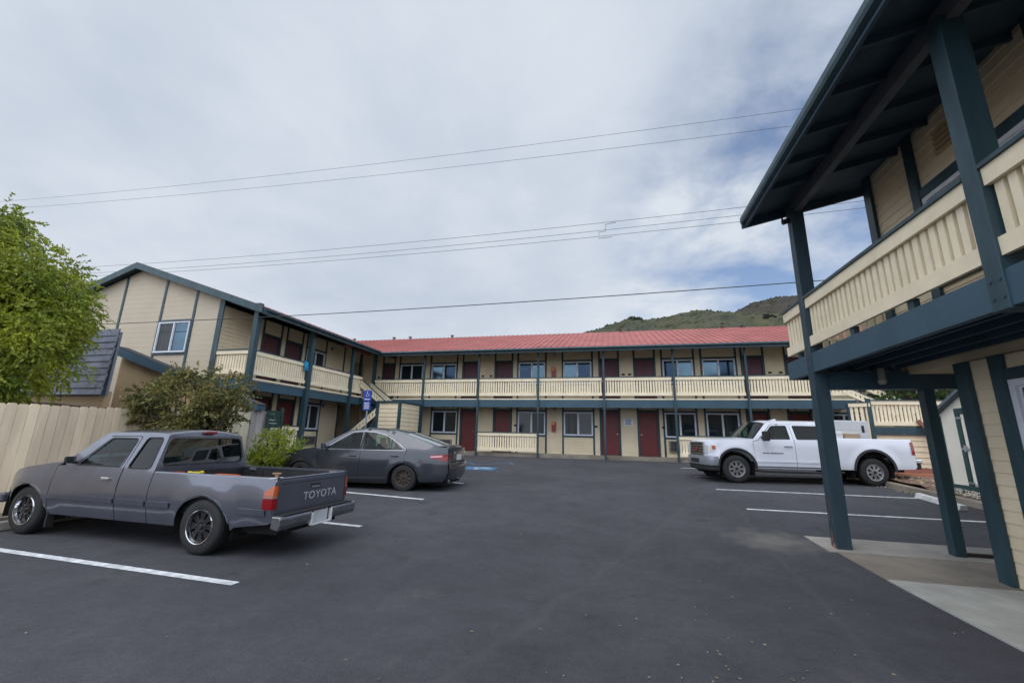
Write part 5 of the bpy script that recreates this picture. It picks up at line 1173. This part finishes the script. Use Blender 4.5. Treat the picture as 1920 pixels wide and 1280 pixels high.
gbox('appliance', .30, .30, 1.28, (.52, .36, .56), mat('appliance_white', srgb(196, 200, 206), .4, var=.05), 'large white metal appliance standing in the bed of the white truck', 'appliance', (-.38, -.30, .355, .365, .22, .42))
gbox('cardboard_box', .35, .72, 1.30, (.22, .08, .16), mat('cardboard', srgb(168, 146, 122), .85, var=.12), 'brown cardboard box beside the white appliance in the truck bed')
gbox('carton', .78, .72, 1.31, (.15, .09, .19), WHITEP, 'small white carton in the truck bed nearest the cab')
# ============================================================ FENCES, OFFICE, SHED, PLANTS
def fence_run(nm, pts, h, matr, lab, bw=.14, seed=1, postm=None, follow=True):
    rnd = random.Random(seed); o = tag(empty(nm, (*pts[0], g(pts[0][1]))), lab, 'fence'); m_ = MB(); k = MB()
    for (x0, y0), (x1, y1) in zip(pts[:-1], pts[1:]):
        d = Vector((x1 - x0, y1 - y0, 0)); ln = d.length; d.normalize(); nr = Vector((d.y, -d.x, 0)); n = int(ln / bw)
        for i in range(n):
            c = Vector((x0, y0, 0)) + d * (i + .5) * ln / n; zb = g(c.y) + .03; top = zb + h + rnd.uniform(-.012, .012); hw = ln / n / 2 - .004
            p = [c - d * hw, c + d * hw]; off = nr * rnd.uniform(-.004, .004)
            prof = [p[0] + Vector((0, 0, zb)), p[1] + Vector((0, 0, zb)), p[1] + Vector((0, 0, top - .03)), p[1] - d * .025 + Vector((0, 0, top)), p[0] + d * .025 + Vector((0, 0, top)), p[0] + Vector((0, 0, top - .03))]
            m_.prism([q + off for q in prof], -nr * .018)
        for zz_ in (.35, h - .35): k.bar((x0 - nr.x * .05, y0 - nr.y * .05, g(y0) + zz_), (x1 - nr.x * .05, y1 - nr.y * .05, g(y1) + zz_), .04, .09)
    m_.build('fence_boards', matr, o); k.build('fence_rails', matr, o); return o
fence_run('wooden_fence', [(-10.05, -6.0), (-10.0, 7.6)], 1.80, FENCE, 'long cream painted board fence behind the grey pickup truck', .145, 3)
fence_run('wooden_fence', [(-10.0, 7.62), (-9.98, 9.95)], 1.82, mat('streaked_fence_paint', srgb(206, 196, 172), .85, col2=srgb(168, 160, 146), vscale=3, stretch=(1, 1, .15), bump=.2, bscale=30), 'short streaky cream fence section between the dark shrub and the grey weathered boards', .145, 4)
fence_run('wooden_fence', [(-9.98, 9.97), (-9.95, 10.7)], 1.84, FENCEW, 'bare grey weathered end section of the fence beside the green sign', .14, 5)
fence_run('low_fence', [(-9.93, 10.75), (-9.9, 11.35)], 1.32, mat('pale_weathered_boards', srgb(176, 168, 162), .85, var=.25, vscale=4), 'low pale board panel below the green sign', .13, 6)
# green sign
so = tag(empty('garden_sign', (-9.88, 10.75, g(10.75))), 'small dark green sign with pale lines on posts at the end of the fence', 'sign')
GRN = mat('sign_green', srgb(24, 58, 54), .5, var=.15); m_ = MB(); m_.box(-9.90, -9.83, 10.95, 11.02, g(10.9), 2.16); m_.build('signpost', GRN, so, bevel=.008)
m_ = MB()
for i in range(5): m_.box(-9.89, -9.865, 10.42, 10.94, 1.56 + i * .105, 1.645 + i * .105)
m_.build('slats', GRN, so); m_ = MB(); m_.box(-9.864, -9.861, 10.5, 10.75, 1.79, 1.80); m_.box(-9.864, -9.861, 10.5, 10.8, 1.69, 1.70); m_.build('line', WHITEP, so)
# ---- neighbouring office with shingled mansard
O = tag(empty('office_building', (-16, 10, 0)), 'low tan office building with grey shingled mansard and blue sloping fascia, behind the fence', 'building')
m_ = MB(); m_.box(-26, -14.4, 9.12, 9.3, 0, 2.5); m_.box(-26, -10.4, 10.25, 10.4, 0, 2.05)
xe, ze, xt, zt = -9.90, 2.14, -15.8, 4.02
m_.prism([Vector((xt, 10.25, 2.0)), Vector((-10.4, 10.25, 2.0)), Vector((-10.4, 10.25, ze + (-xe - 10.4) * -.0 + .08)), Vector((xt, 10.25, zt - .12))], (0, .12, 0)); m_.build('wall', TAN, O)
m_ = MB(); nn_ = Vector((0, -1, 0)); rnd = random.Random(8); z = 2.38; j = 0
while z < 4.2:
    x = -14.25 - (.0 if j % 2 else -.02); first = True
    while x > -21:
        w_ = (.22 if first else rnd.uniform(.45, .85)); d0 = rnd.uniform(0, .012)
        yb = 8.88 + (z - 2.38) * .06 - d0; yt = yb + .035
        m_.prism([Vector((x - w_ + .006, yb, z)), Vector((x, yb, z)), Vector((x, yt, z + .21)), Vector((x - w_ + .006, yt, z + .21))], (0, .04, 0)); x -= w_; first = False
    z += .195; j += 1
m_.build('mansard_shingles', SHING, O)
m_ = MB(); m_.box(-21, -14.27, 9.06, 9.13, 2.34, 4.26); m_.build('mansard_core', SHING, O)
m_ = MB(); m_.prism([Vector((xe, 10.0, ze - .12)), Vector((xe, 10.0, ze + .04)), Vector((xt, 10.0, zt + .04)), Vector((xt, 10.0, zt - .22))], (0, .06, 0)); m_.box(xe, xe + .04, 10.0, 10.3, ze - .1, ze + .04); m_.build('fascia', TEALB, O)
m_ = MB(); m_.prism([Vector((xe - .02, 10.02, ze + .042)), Vector((xt, 10.02, zt + .042)), Vector((xt, 10.02, zt + .07)), Vector((xe + .03, 10.02, ze + .07))], (0, .34, 0)); m_.build('roof', mat('dark_roof_felt', srgb(50, 52, 58), .9), O)
m_ = MB(); m_.prism([Vector((xe - .05, 10.06, ze - .02)), Vector((xt, 10.06, zt - .02)), Vector((xt, 10.06, zt + .03)), Vector((xe - .05, 10.06, ze + .03))], (0, .26, 0)); m_.build('roof_underside', TEALD, O)
m_ = MB(); m_.tube([(-19, 9.05, 2.20), (-16.2, 9.05, 2.12), (-14.5, 9.0, 2.0), (-13.4, 10.2, 1.98), (-11, 10.2, 1.97)], .03, 6); m_.build('conduit', mat('brown_pipe', srgb(58, 44, 40), .7), O)
m_ = MB(); m_.box(-10.9, -10.45, 10.2, 10.24, 2.02, 2.16); m_.build('vent', CREAM, O)
# ---- shed
SH = tag(empty('garden_shed', (8.9, 11.2, .45)), 'small cream storage shed with dark green trim on the bank at the right', 'shed')
SX = 7.70; SW = mat('shed_white_panel', srgb(236, 230, 216), .7, var=.07, vscale=1.5)
ridge_y, ry0, ry1, ez_, rz_ = 11.15, 9.85, 12.45, 2.20, 2.86
m_ = MB(); m_.prism([Vector((SX, ry0, .62)), Vector((SX, ry1, .62)), Vector((SX, ry1, ez_)), Vector((SX, ridge_y, rz_)), Vector((SX, ry0, ez_))], (2.4, 0, 0)); m_.build('wall', SW, SH)
m_ = MB(); P_ = PX(SX, -1)
pbox(m_, P_, ry1 - .07, ry1 + .02, .60, ez_ - .02, 0, .03); pbox(m_, P_, ry0, ry0 + .07, .60, ez_ - .02, 0, .03); pbox(m_, P_, ry0, ry1 + .02, .50, .62, 0, .035); pbox(m_, P_, 11.78, 11.90, .62, 2.20, 0, .03); pbox(m_, P_, 10.3, 10.4, .62, 2.20, 0, .03); pbox(m_, P_, 10.3, 11.9, 2.20, 2.32, 0, .032)
m_.build('trim', mat('dark_green_trim', srgb(40, 72, 72), .55, var=.15), SH)
m_ = MB(); pbox(m_, P_, 10.42, 11.76, .66, 2.16, 0.002, .02); dr = m_.build('door', SW, SH, bevel=.006); m_ = MB(); pbox(m_, P_, 11.66, 11.86, 1.40, 1.44, .03, .05); pbox(m_, P_, 11.72, 11.78, 1.36, 1.50, .03, .06); m_.build('latch', ALU, dr)
for z in (.66, 2.08): m_ = MB(); pbox(m_, P_, 11.72, 11.88, z, z + .05, .031, .04); m_.build('hinge', ALU, dr)
m_ = MB()
for ya, yb in ((ry1 + .2, ridge_y), (ry0 - .2, ridge_y)):
    za = ez_ - .10; m_.prism([Vector((SX - .14, ya, za)), Vector((SX - .14, yb, rz_ + .0)), Vector((SX - .14, yb, rz_ + .07)), Vector((SX - .14, ya, za + .07))], (2.7, 0, 0))
m_.build('roof', mat('shed_roof_grey', srgb(96, 108, 118), .7, var=.15), SH)
# ---- planted bank behind the kerb
def patch(nm, x0, x1, y0, y1, zf, matr, nx=14, ny=14, amp=.03, kind='structure'):
    m_ = MB(); rows = [[(x0 + (x1 - x0) * i / nx, y0 + (y1 - y0) * j / ny, zf(x0 + (x1 - x0) * i / nx, y0 + (y1 - y0) * j / ny) + amp * noise.noise(Vector((i * .9, j * .9, x0)))) for i in range(nx + 1)] for j in range(ny + 1)]
    m_.loft(rows); m_.smooth = True; o = m_.build(nm, matr, smooth_angle=60); return tag(o, kind=kind)
patch('bank', 7.54, 16, 7.9, 15.6, lambda x, y: g(y) + .12 + min(.30, (x - 7.54) * 1.1 if y < 13 else .08), mat('red_soil', srgb(122, 84, 66), .95, col2=srgb(104, 96, 84), vscale=2.2, bump=.8, bscale=14), 20, 20)
patch('mulch_bed', 7.66, 14, 15.72, 18.0, lambda x, y: .60 + (y - 15.7) * .06, mat('red_mulch', srgb(118, 62, 46), .95, var=.5, vscale=14, bump=1, bscale=30), 30, 14, .05)
for i, (z0, y0) in enumerate(((.34, 15.6), (.50, 15.63))):
    m_ = MB(); m_.box(7.6 + .01 * i, 12.5, y0, y0 + .12, z0, z0 + .15); o = m_.build('timber_edging', mat('orange_timber', srgb(172, 112, 84), .8, var=.25, vscale=6, stretch=(.2, 1, 1)), bevel=.01)
    tag(o, ('lower' if i == 0 else 'upper') + ' orange timber sleeper edging the red mulch bed behind the white truck', 'timber')
m_ = MB(); m_.box(7.60, 7.72, 15.76, 18.0, .34, .64); tag(m_.build('timber_edging', MATS['orange_timber'], bevel=.01), 'side timber sleeper of the mulch bed running away from the kerb', 'timber')
# loose pale stones along the kerb
rnd = random.Random(4)
STN = mat('pale_stone', srgb(186, 180, 168), .85, var=.2, island=.2)
def blob_stones(nm, n, fx, fy, fz, r0, r1, matr, seed):
    rnd = random.Random(seed); m_ = MB(); m_.smooth = False
    for _ in range(n):
        x, y = fx(rnd), fy(rnd); z = fz(x, y); r_ = rnd.uniform(r0, r1); k = rnd.randint(5, 7); top = []
        ring = [(x + r_ * math.cos(2 * math.pi * i / k + rnd.uniform(-.3, .3)), y + r_ * rnd.uniform(.6, 1) * math.sin(2 * math.pi * i / k)) for i in range(k)]
        a = [m_.vert((p[0], p[1], z - r_ * .2)) for p in ring]; b = [m_.vert((x + (p[0] - x) * .7, y + (p[1] - y) * .7, z + r_ * rnd.uniform(.45, .75))) for p in ring]
        for i in range(k): m_.face((a[i], a[(i + 1) % k], b[(i + 1) % k], b[i]))
        m_.face(b)
    return tag(m_.build(nm, matr), 'loose pale stones scattered along the kerb below the shed', 'stones', kind='stuff')
blob_stones('stones', 700, lambda r: r.uniform(7.56, 7.72), lambda r: r.uniform(9.5, 12.6), lambda x, y: g(y) + .15 + (x - 7.54) * 1.0, .008, .028, STN, 3)
fl = blob_stones('rubble', 160, lambda r: r.uniform(7.6, 8.6), lambda r: r.uniform(12.6, 15.3), lambda x, y: g(y) + .21, .02, .055, mat('mixed_rubble', srgb(150, 130, 112), .9, var=.4, island=.4), 6); fl['label'] = 'brown stones and rubble on the bank behind the white truck'
blob_stones('debris', 150, lambda r: 7.36 - abs(r.gauss(0, .12)), lambda r: r.uniform(11.5, 14.8), lambda x, y: g(y) + .006, .006, .022, mat('dry_debris', srgb(150, 138, 112), .9, island=.4, var=.2), 9)['label'] = 'dry leaf litter and crumbs gathered in the gutter of the kerb'
# boards leaning on the landing
for i, (x, w_) in enumerate(((10.55, .13), (10.80, .10), (10.98, .12))):
    m_ = MB(); m_.bar((x + .75, 17.1 + .1 * i, .66), (x - .05, 18.0, 2.35 - .1 * i), w_, .04, up=(0, -1, 0)); tag(m_.build('plank', mat('brown_plank', srgb(110, 66, 50), .8, var=.3, vscale=5), bevel=.004), ('widest', 'narrowest', 'rightmost')[i] + ' brown plank leaning on the cream landing wall beside the shed', 'plank', 'planks leaning on the landing')
# concrete wheel stops
def wheel_stop(p, q, matr, lab):
    p = Vector((*p, g(p[1]))); q = Vector((*q, g(q[1]))); d = (q - p).normalized(); n_ = d.cross(Vector((0, 0, 1))).normalized(); m_ = MB()
    m_.prism([p - n_ * .08 + Vector((0, 0, .005)), p + n_ * .08 + Vector((0, 0, .005)), p + n_ * .05 + Vector((0, 0, .12)) + d * .04, p - n_ * .05 + Vector((0, 0, .12)) + d * .04], q - p); return tag(m_.build('wheel_stop', matr, bevel=.012), lab, 'wheel stop')
WS = mat('white_wheel_stop', srgb(206, 208, 208), .85, var=.22, vscale=4, bump=.4, bscale=30)
wheel_stop((7.02, 12.52), (6.85, 10.9), WS, 'white painted concrete wheel stop lying beside the kerb at the right')
wheel_stop((-8.55, 5.9), (-8.5, 4.2), CONC, 'grey concrete wheel stop under the nose of the grey truck')

# ---- foliage
def leaf(m_, p, d, ln, wd, up):
    d = d.normalized(); sd_ = d.cross(up)
    if sd_.length < .05: sd_ = d.cross(Vector((1, 0, 0)))
    sd_ = sd_.normalized() * wd / 2; q = p + d * ln
    m_.poly([p, p + d * ln * .45 + sd_, q, p + d * ln * .45 - sd_])
def rvec(r): 
    while True:
        v = Vector((r.uniform(-1, 1), r.uniform(-1, 1), r.uniform(-1, 1)))
        if .01 < v.length < 1: return v
def branchy(m_, rnd, p, d, r, ln, depth, ends, spread=.5, n=(2, 3)):
    pts = [p]; q = p; dd = d.normalized()
    for i in range(3):
        dd = (dd + rvec(rnd) * .18).normalized(); q = q + dd * ln / 3; pts.append(q)
    m_.tube(pts, r, 6, caps=False, taper=[r, r * .88, r * .75, r * .62])
    if depth == 0: ends.append((q, dd)); return
    for _ in range(rnd.randint(*n)): branchy(m_, rnd, q, (dd + rvec(rnd) * spread + Vector((0, 0, .12))), r * .6, ln * .72, depth - 1, ends, spread, n)
    if depth < 3: ends.append((q, dd))
def plant(nm, base, lab, cat, crown_pts, leafmat, seed, nleaf, ln, wd, clump_r, droop=0.0, trunk=None, barkm=BARK, stems=None, dens=None):
    """crown_pts: clump centres with radii"""
    rnd = random.Random(seed); o = tag(empty(nm, base), lab, cat); m_ = MB(); b = Vector(base)
    tr = MB()
    if trunk: tr.tube(trunk[0], trunk[1], 10, taper=trunk[2])
    src = trunk[0][-1] if trunk else base
    for (c, r_) in crown_pts:
        if rnd.random() < .75:
            s0 = Vector(src) if trunk else b + Vector((rnd.uniform(-.15, .15), rnd.uniform(-.15, .15), 0)); mid = s0.lerp(Vector(c), .5) + rvec(rnd) * .15
            tr.tube([s0, mid, Vector(c)], .02, 5, caps=False, taper=[.035 if trunk else .018, .02, .006])
    tr.build('trunk' if trunk else 'stems', barkm, o, smooth_angle=60)
    tot = sum(r_ ** 2 for _, r_ in crown_pts)
    for (c, r_) in crown_pts:
        c = Vector(c); k = int(nleaf * r_ ** 2 / tot); nt_ = max(3, k // 14)
        for _ in range(nt_):     # twigs carrying leaves
            v = rvec(rnd).normalized(); st_ = c + v * r_ * rnd.uniform(.25, .95); td = (v + rvec(rnd) * .7 + Vector((0, 0, -droop))).normalized(); L_ = rnd.uniform(.5, 1.3) * clump_r
            for i in range(14):
                t_ = i / 13; p = st_ + td * L_ * t_ + Vector((0, 0, -droop * .5 * L_ * t_ * t_)) + rvec(rnd) * .02
                leaf(m_, p, td + rvec(rnd) * .9 + Vector((0, 0, -droop * .6)), ln * rnd.uniform(.7, 1.2), wd * rnd.uniform(.8, 1.2), rvec(rnd))
    m_.build('crown', leafmat, o); return o
LF1 = mat('yellow_green_leaf', srgb(162, 168, 48), .55, col2=srgb(90, 112, 38), vscale=1.1, island=.30, backtrans=.35)
LF2 = mat('olive_brown_leaf', srgb(136, 128, 70), .65, col2=srgb(76, 82, 46), vscale=2.6, island=.38, backtrans=.2)
LF3 = mat('bright_bush_leaf', srgb(160, 168, 48), .5, col2=srgb(98, 120, 36), vscale=3, island=.3, backtrans=.3)
LF4 = mat('deep_green_leaf', srgb(84, 110, 44), .5, col2=srgb(40, 62, 28), vscale=1.5, island=.3, backtrans=.25)
rnd = random.Random(21)
def ell(c, rad, n, r0, r1, seed, test=None):
    r = random.Random(seed); o_ = []
    while len(o_) < n:
        v = rvec(r); v = v.normalized() * (v.length ** .35); p = Vector((c[0] + v.x * rad[0], c[1] + v.y * rad[1], c[2] + v.z * rad[2]))
        if test and not test(p): continue
        o_.append((tuple(p), r.uniform(r0, r1)))
    return o_
# tall pepper-like tree at the left, behind the fence
cr_ = ell((-14.0, 5.9, 4.2), (2.0, 1.5, 1.95), 60, .35, .65, 2) + ell((-12.0, 5.6, 2.85), (1.05, .8, 1.0), 26, .25, .45, 3) + ell((-12.3, 6.0, 3.9), (1.0, .9, .8), 16, .22, .4, 6) + [((-10.75, 5.9, 4.3), .12), ((-13.2, 5.9, 6.0), .22), ((-12.3, 6.0, 5.3), .22), ((-13.6, 5.9, 6.15), .18)]
plant('tree', (-13.6, 6.2, 0), 'tall bright yellow green tree drooping over the fence at the left edge', 'tree', cr_, LF1, 5, 125000, .085, .036, .30, droop=.5, trunk=([(-13.6, 6.2, -.1), (-13.5, 6.2, 1.4), (-13.7, 6.1, 2.6), (-13.6, 6.0, 4.0)], .16, [.2, .16, .13, .08]))
# olive brown shrub in front of the fence end
cr_ = ell((-8.95, 7.25, 2.02), (1.12, .5, .52), 34, .15, .30, 7) + [((-8.95, 7.3, 2.72), .10), ((-9.15, 7.3, 2.62), .12), ((-8.5, 7.3, 2.68), .12), ((-8.3, 7.3, 2.62), .09), ((-7.95, 7.3, 2.62), .11), ((-7.6, 7.3, 2.42), .16), ((-8.75, 7.3, 2.5), .16), ((-7.75, 7.3, 2.2), .2)] + ell((-8.7, 7.25, 1.45), (.9, .45, .4), 14, .15, .28, 9)
plant('shrub', (-8.7, 7.3, .03), 'wide olive brown shrub in front of the fence between the truck and the motel wing', 'shrub', cr_, LF2, 6, 26000, .06, .034, .17, droop=.15)
cr_ = ell((-8.62, 9.55, .98), (.68, .5, .42), 34, .09, .2, 12) + ell((-8.5, 9.5, .55), (.6, .45, .3), 10, .12, .2, 13)
plant('bush', (-8.6, 9.5, .1), 'rounded bright green bush between the fence and the dark sedan', 'bush', cr_, LF3, 8, 17000, .05, .022, .13, droop=-.2)
cr_ = ell((12.0, 20.6, 3.9), (2.0, 1.0, 1.1), 30, .3, .5, 15) + ell((10.8, 19.4, 3.3), (.8, .5, .35), 8, .15, .25, 16)
plant('tree', (12.2, 20.8, .6), 'dark green broadleaf tree behind the landing railing, seen under the right balcony', 'tree', cr_, LF4, 9, 12000, .13, .05, .3, trunk=([(12.2, 20.8, .4), (12.1, 20.7, 1.8), (12.0, 20.6, 3.2)], .1, [.12, .1, .07]))
# leaves and specks on the asphalt
m_ = MB(); rnd = random.Random(31)
for _ in range(340):
    if rnd.random() < .5: x, y = rnd.gauss(1.3, 1.0), rnd.gauss(3.0, 1.0)
    else: x, y = rnd.uniform(-8, 3), rnd.uniform(1.2, 12)
    if y < 1.2 or (x > 2.8 and y < 8): continue
    z = g(y) + .006; a = rnd.uniform(0, 6.28); r_ = rnd.uniform(.004, .013) * (1 + .3 * (y > 6)); d = Vector((math.cos(a), math.sin(a), 0)); e = Vector((-d.y, d.x, 0)); c = Vector((x, y, z))
    m_.poly([c - d * r_ * 1.4, c - e * r_ * .7 + Vector((0, 0, .004)), c + d * r_ * 1.3 + Vector((0, 0, .002)), c + e * r_ * .7])
tag(m_.build('leaf_litter', mat('dry_leaf_bits', srgb(128, 118, 98), .8, island=.5, var=.2)), 'tiny dry leaves and blossom specks scattered over the dark asphalt', 'litter', kind='stuff')
# thin cracks / tyre scuffs are part of the asphalt material

# ---- overhead cables
def cable(y, x0, z0, x1, z1, r_, lab, sag=.25, ext=60):
    s_ = (z1 - z0) / (x1 - x0); xa, xb = x0 - ext * .6, x1 + ext * .5; n = 60; pts = []
    for i in range(n + 1):
        x = xa + (xb - xa) * i / n; mid = (x0 + x1) / 2; h = (x1 - x0) / 2; pts.append((x, y, z0 + s_ * (x - x0) - sag * (1 - ((x - mid) / h) ** 2)))
    m_ = MB(); m_.tube(pts, r_, 5); return tag(m_.build('cable', mat('cable_black', (.02, .022, .026), .6)), lab, 'cable', 'overhead cables')
cable(14, -30.3, 13.66, 6.67, 12.56, .006, 'topmost of the overhead cables, crossing the grey sky')
cable(14, -30.1, 13.15, 6.28, 11.94, .006, 'second overhead cable from the top, just below the topmost one')
cable(14, -24.7, 9.22, 7.9, 9.19, .007, 'upper cable of the middle bundle of three that carries the wire spacer')
cable(14, -23.9, 8.86, 7.9, 8.92, .007, 'middle cable of the bundle of three below the upper pair')
cable(14, -23.5, 8.69, 7.9, 8.68, .007, 'lower cable of the bundle of three above the motel roof')
cable(11.3, -19.3, 5.30, 5.2, 5.42, .013, 'lowest and thickest cable, crossing the gable just above the red roof', .12)
m_ = MB()
m_.tube([(.30, 13.98, 8.97), (-.06, 13.98, 8.92), (-.08, 13.98, 8.66), (-.30, 13.98, 8.64), (-.30, 13.98, 8.40), (.15, 13.98, 8.42)], .009, 5); tag(m_.build('cable_spacer', MATS['cable_black']), 'small zigzag bracket tying the three middle overhead cables together', 'cable bracket')

# ---- hills beyond
HROWS = []
def hill(nm, yc, prof, depth, matr, seed, x0, x1, amp):
    f_ = interp(prof); m_ = MB(); rows = []; nx, ny = 150, 44
    for j in range(ny + 1):
        t_ = j / ny; y = yc - depth + 1.6 * depth * t_; u = (y - yc) / depth
        fall = max(0, 1 - abs(u) ** 1.35) if u < 0 else max(0, 1 - (u / .6) ** 1.5); row = []
        for i in range(nx + 1):
            x = x0 + (x1 - x0) * i / nx; z = (f_(x) + 2) * fall - 2
            z += (noise.fractal(Vector((x / 22, y / 22, seed)), 1.0, 2.0, 5) * amp) * min(1, fall * 2) * (1 - .75 * (fall > .97))
            row.append((x, y, z))
        rows.append(row)
    m_.loft(rows); m_.smooth = True; HROWS.append(rows); return tag(m_.build(nm, matr, smooth_angle=80), kind='structure')
HM1 = mat('near_hill_scrub', srgb(72, 70, 42), .95, col2=srgb(28, 33, 22), vscale=.07, bump=1.0, bscale=.6, vdetail=12)
HM2 = mat('far_hill_scrub', srgb(60, 52, 40), .95, col2=srgb(32, 31, 27), vscale=.035, bump=1.0, bscale=.4, vdetail=12)
hill('hill', 250, [(-60, 50), (-9.5, 63.7), (10.9, 67.2), (29, 70.4), (46.8, 72.65), (62.7, 69.9), (100, 67.2), (160, 60), (400, 30)], 170, HM1, 3, -160, 420, 3.0)
hill('hill', 500, [(60, 118), (125, 138.2), (139, 147), (156, 155.6), (173, 159.1), (205, 161.7), (300, 158), (500, 120)], 190, HM2, 9, -40, 620, 4.0)
rnd = random.Random(77)
for hi, (rows, cnt, r0, r1, cc) in enumerate(((HROWS[0], 15000, .3, 1.0, (srgb(70, 78, 44), srgb(40, 48, 28))), (HROWS[1], 11000, .5, 1.7, (srgb(66, 62, 44), srgb(36, 38, 28))))):
    m_ = MB()
    for _ in range(cnt):
        j = rnd.randint(4, len(rows) - 14); i = rnd.randint(2, len(rows[0]) - 3); a, b = Vector(rows[j][i]), Vector(rows[j + 1][i + 1]); c = a.lerp(b, rnd.random())
        if c.z < 20 or noise.noise(Vector((c.x / 30, c.y / 30, 5))) < rnd.uniform(-.6, .4): continue
        c = Vector((c.x, c.y, c.z)); r_ = rnd.uniform(r0, r1); k = 6; hh_ = r_ * rnd.uniform(.5, .9)
        ra = [m_.vert(c + Vector((r_ * rnd.uniform(.8, 1.2) * math.cos(i2 * 1.047), r_ * rnd.uniform(.8, 1.2) * math.sin(i2 * 1.047), -.4))) for i2 in range(k)]
        rb = [m_.vert(c + Vector((r_ * .7 * math.cos(i2 * 1.047 + .3), r_ * .7 * math.sin(i2 * 1.047 + .3), hh_ * .7 * rnd.uniform(.8, 1.2)))) for i2 in range(k)]
        t2 = m_.vert(c + Vector((0, 0, hh_)))
        for i2 in range(k): m_.face((ra[i2], ra[(i2 + 1) % k], rb[(i2 + 1) % k], rb[i2])); m_.face((rb[i2], rb[(i2 + 1) % k], t2))
    tag(m_.build('hill_scrub', mat('scrub_leaf_%s' % ('near', 'far')[hi], cc[0], .9, col2=cc[1], vscale=.08, island=.35)), ('low green scrub covering the nearer hill', 'brown green scrub covering the farther, higher hill')[hi], 'scrub', kind='stuff')
SCR = mat('hill_bush_leaf', srgb(52, 62, 38), .8, var=.3, island=.3)
for i, (x, y, z, r_) in enumerate(((9.0, 246, 68.6, 2.3), (12.4, 247, 70.2, 3.0), (15.8, 247, 69.9, 2.6), (-1.5, 246, 66.2, 2.0))):
    o = tag(empty('hill_tree', (x, y, z - 3)), ('small round dark tree on the hill crest just above the red roof', 'tallest dark tree of the clump on the hill crest', 'right hand dark tree of the clump on the hill crest', 'leftmost low dark tree on the hill crest, where it meets the roof')[i], 'tree', 'trees on the hill crest')
    m_ = MB(); m_.tube([(x, y, z - 3), (x, y, z)], .3, 6); m_.build('trunk', BARK, o); m_ = MB()
    for _ in range(700): v = rvec(rnd); p = Vector((x, y, z)) + Vector((v.x * r_, v.y * r_, v.z * r_ * .8)); leaf(m_, p, rvec(rnd), .8, .5, rvec(rnd))
    m_.build('crown', SCR, o)
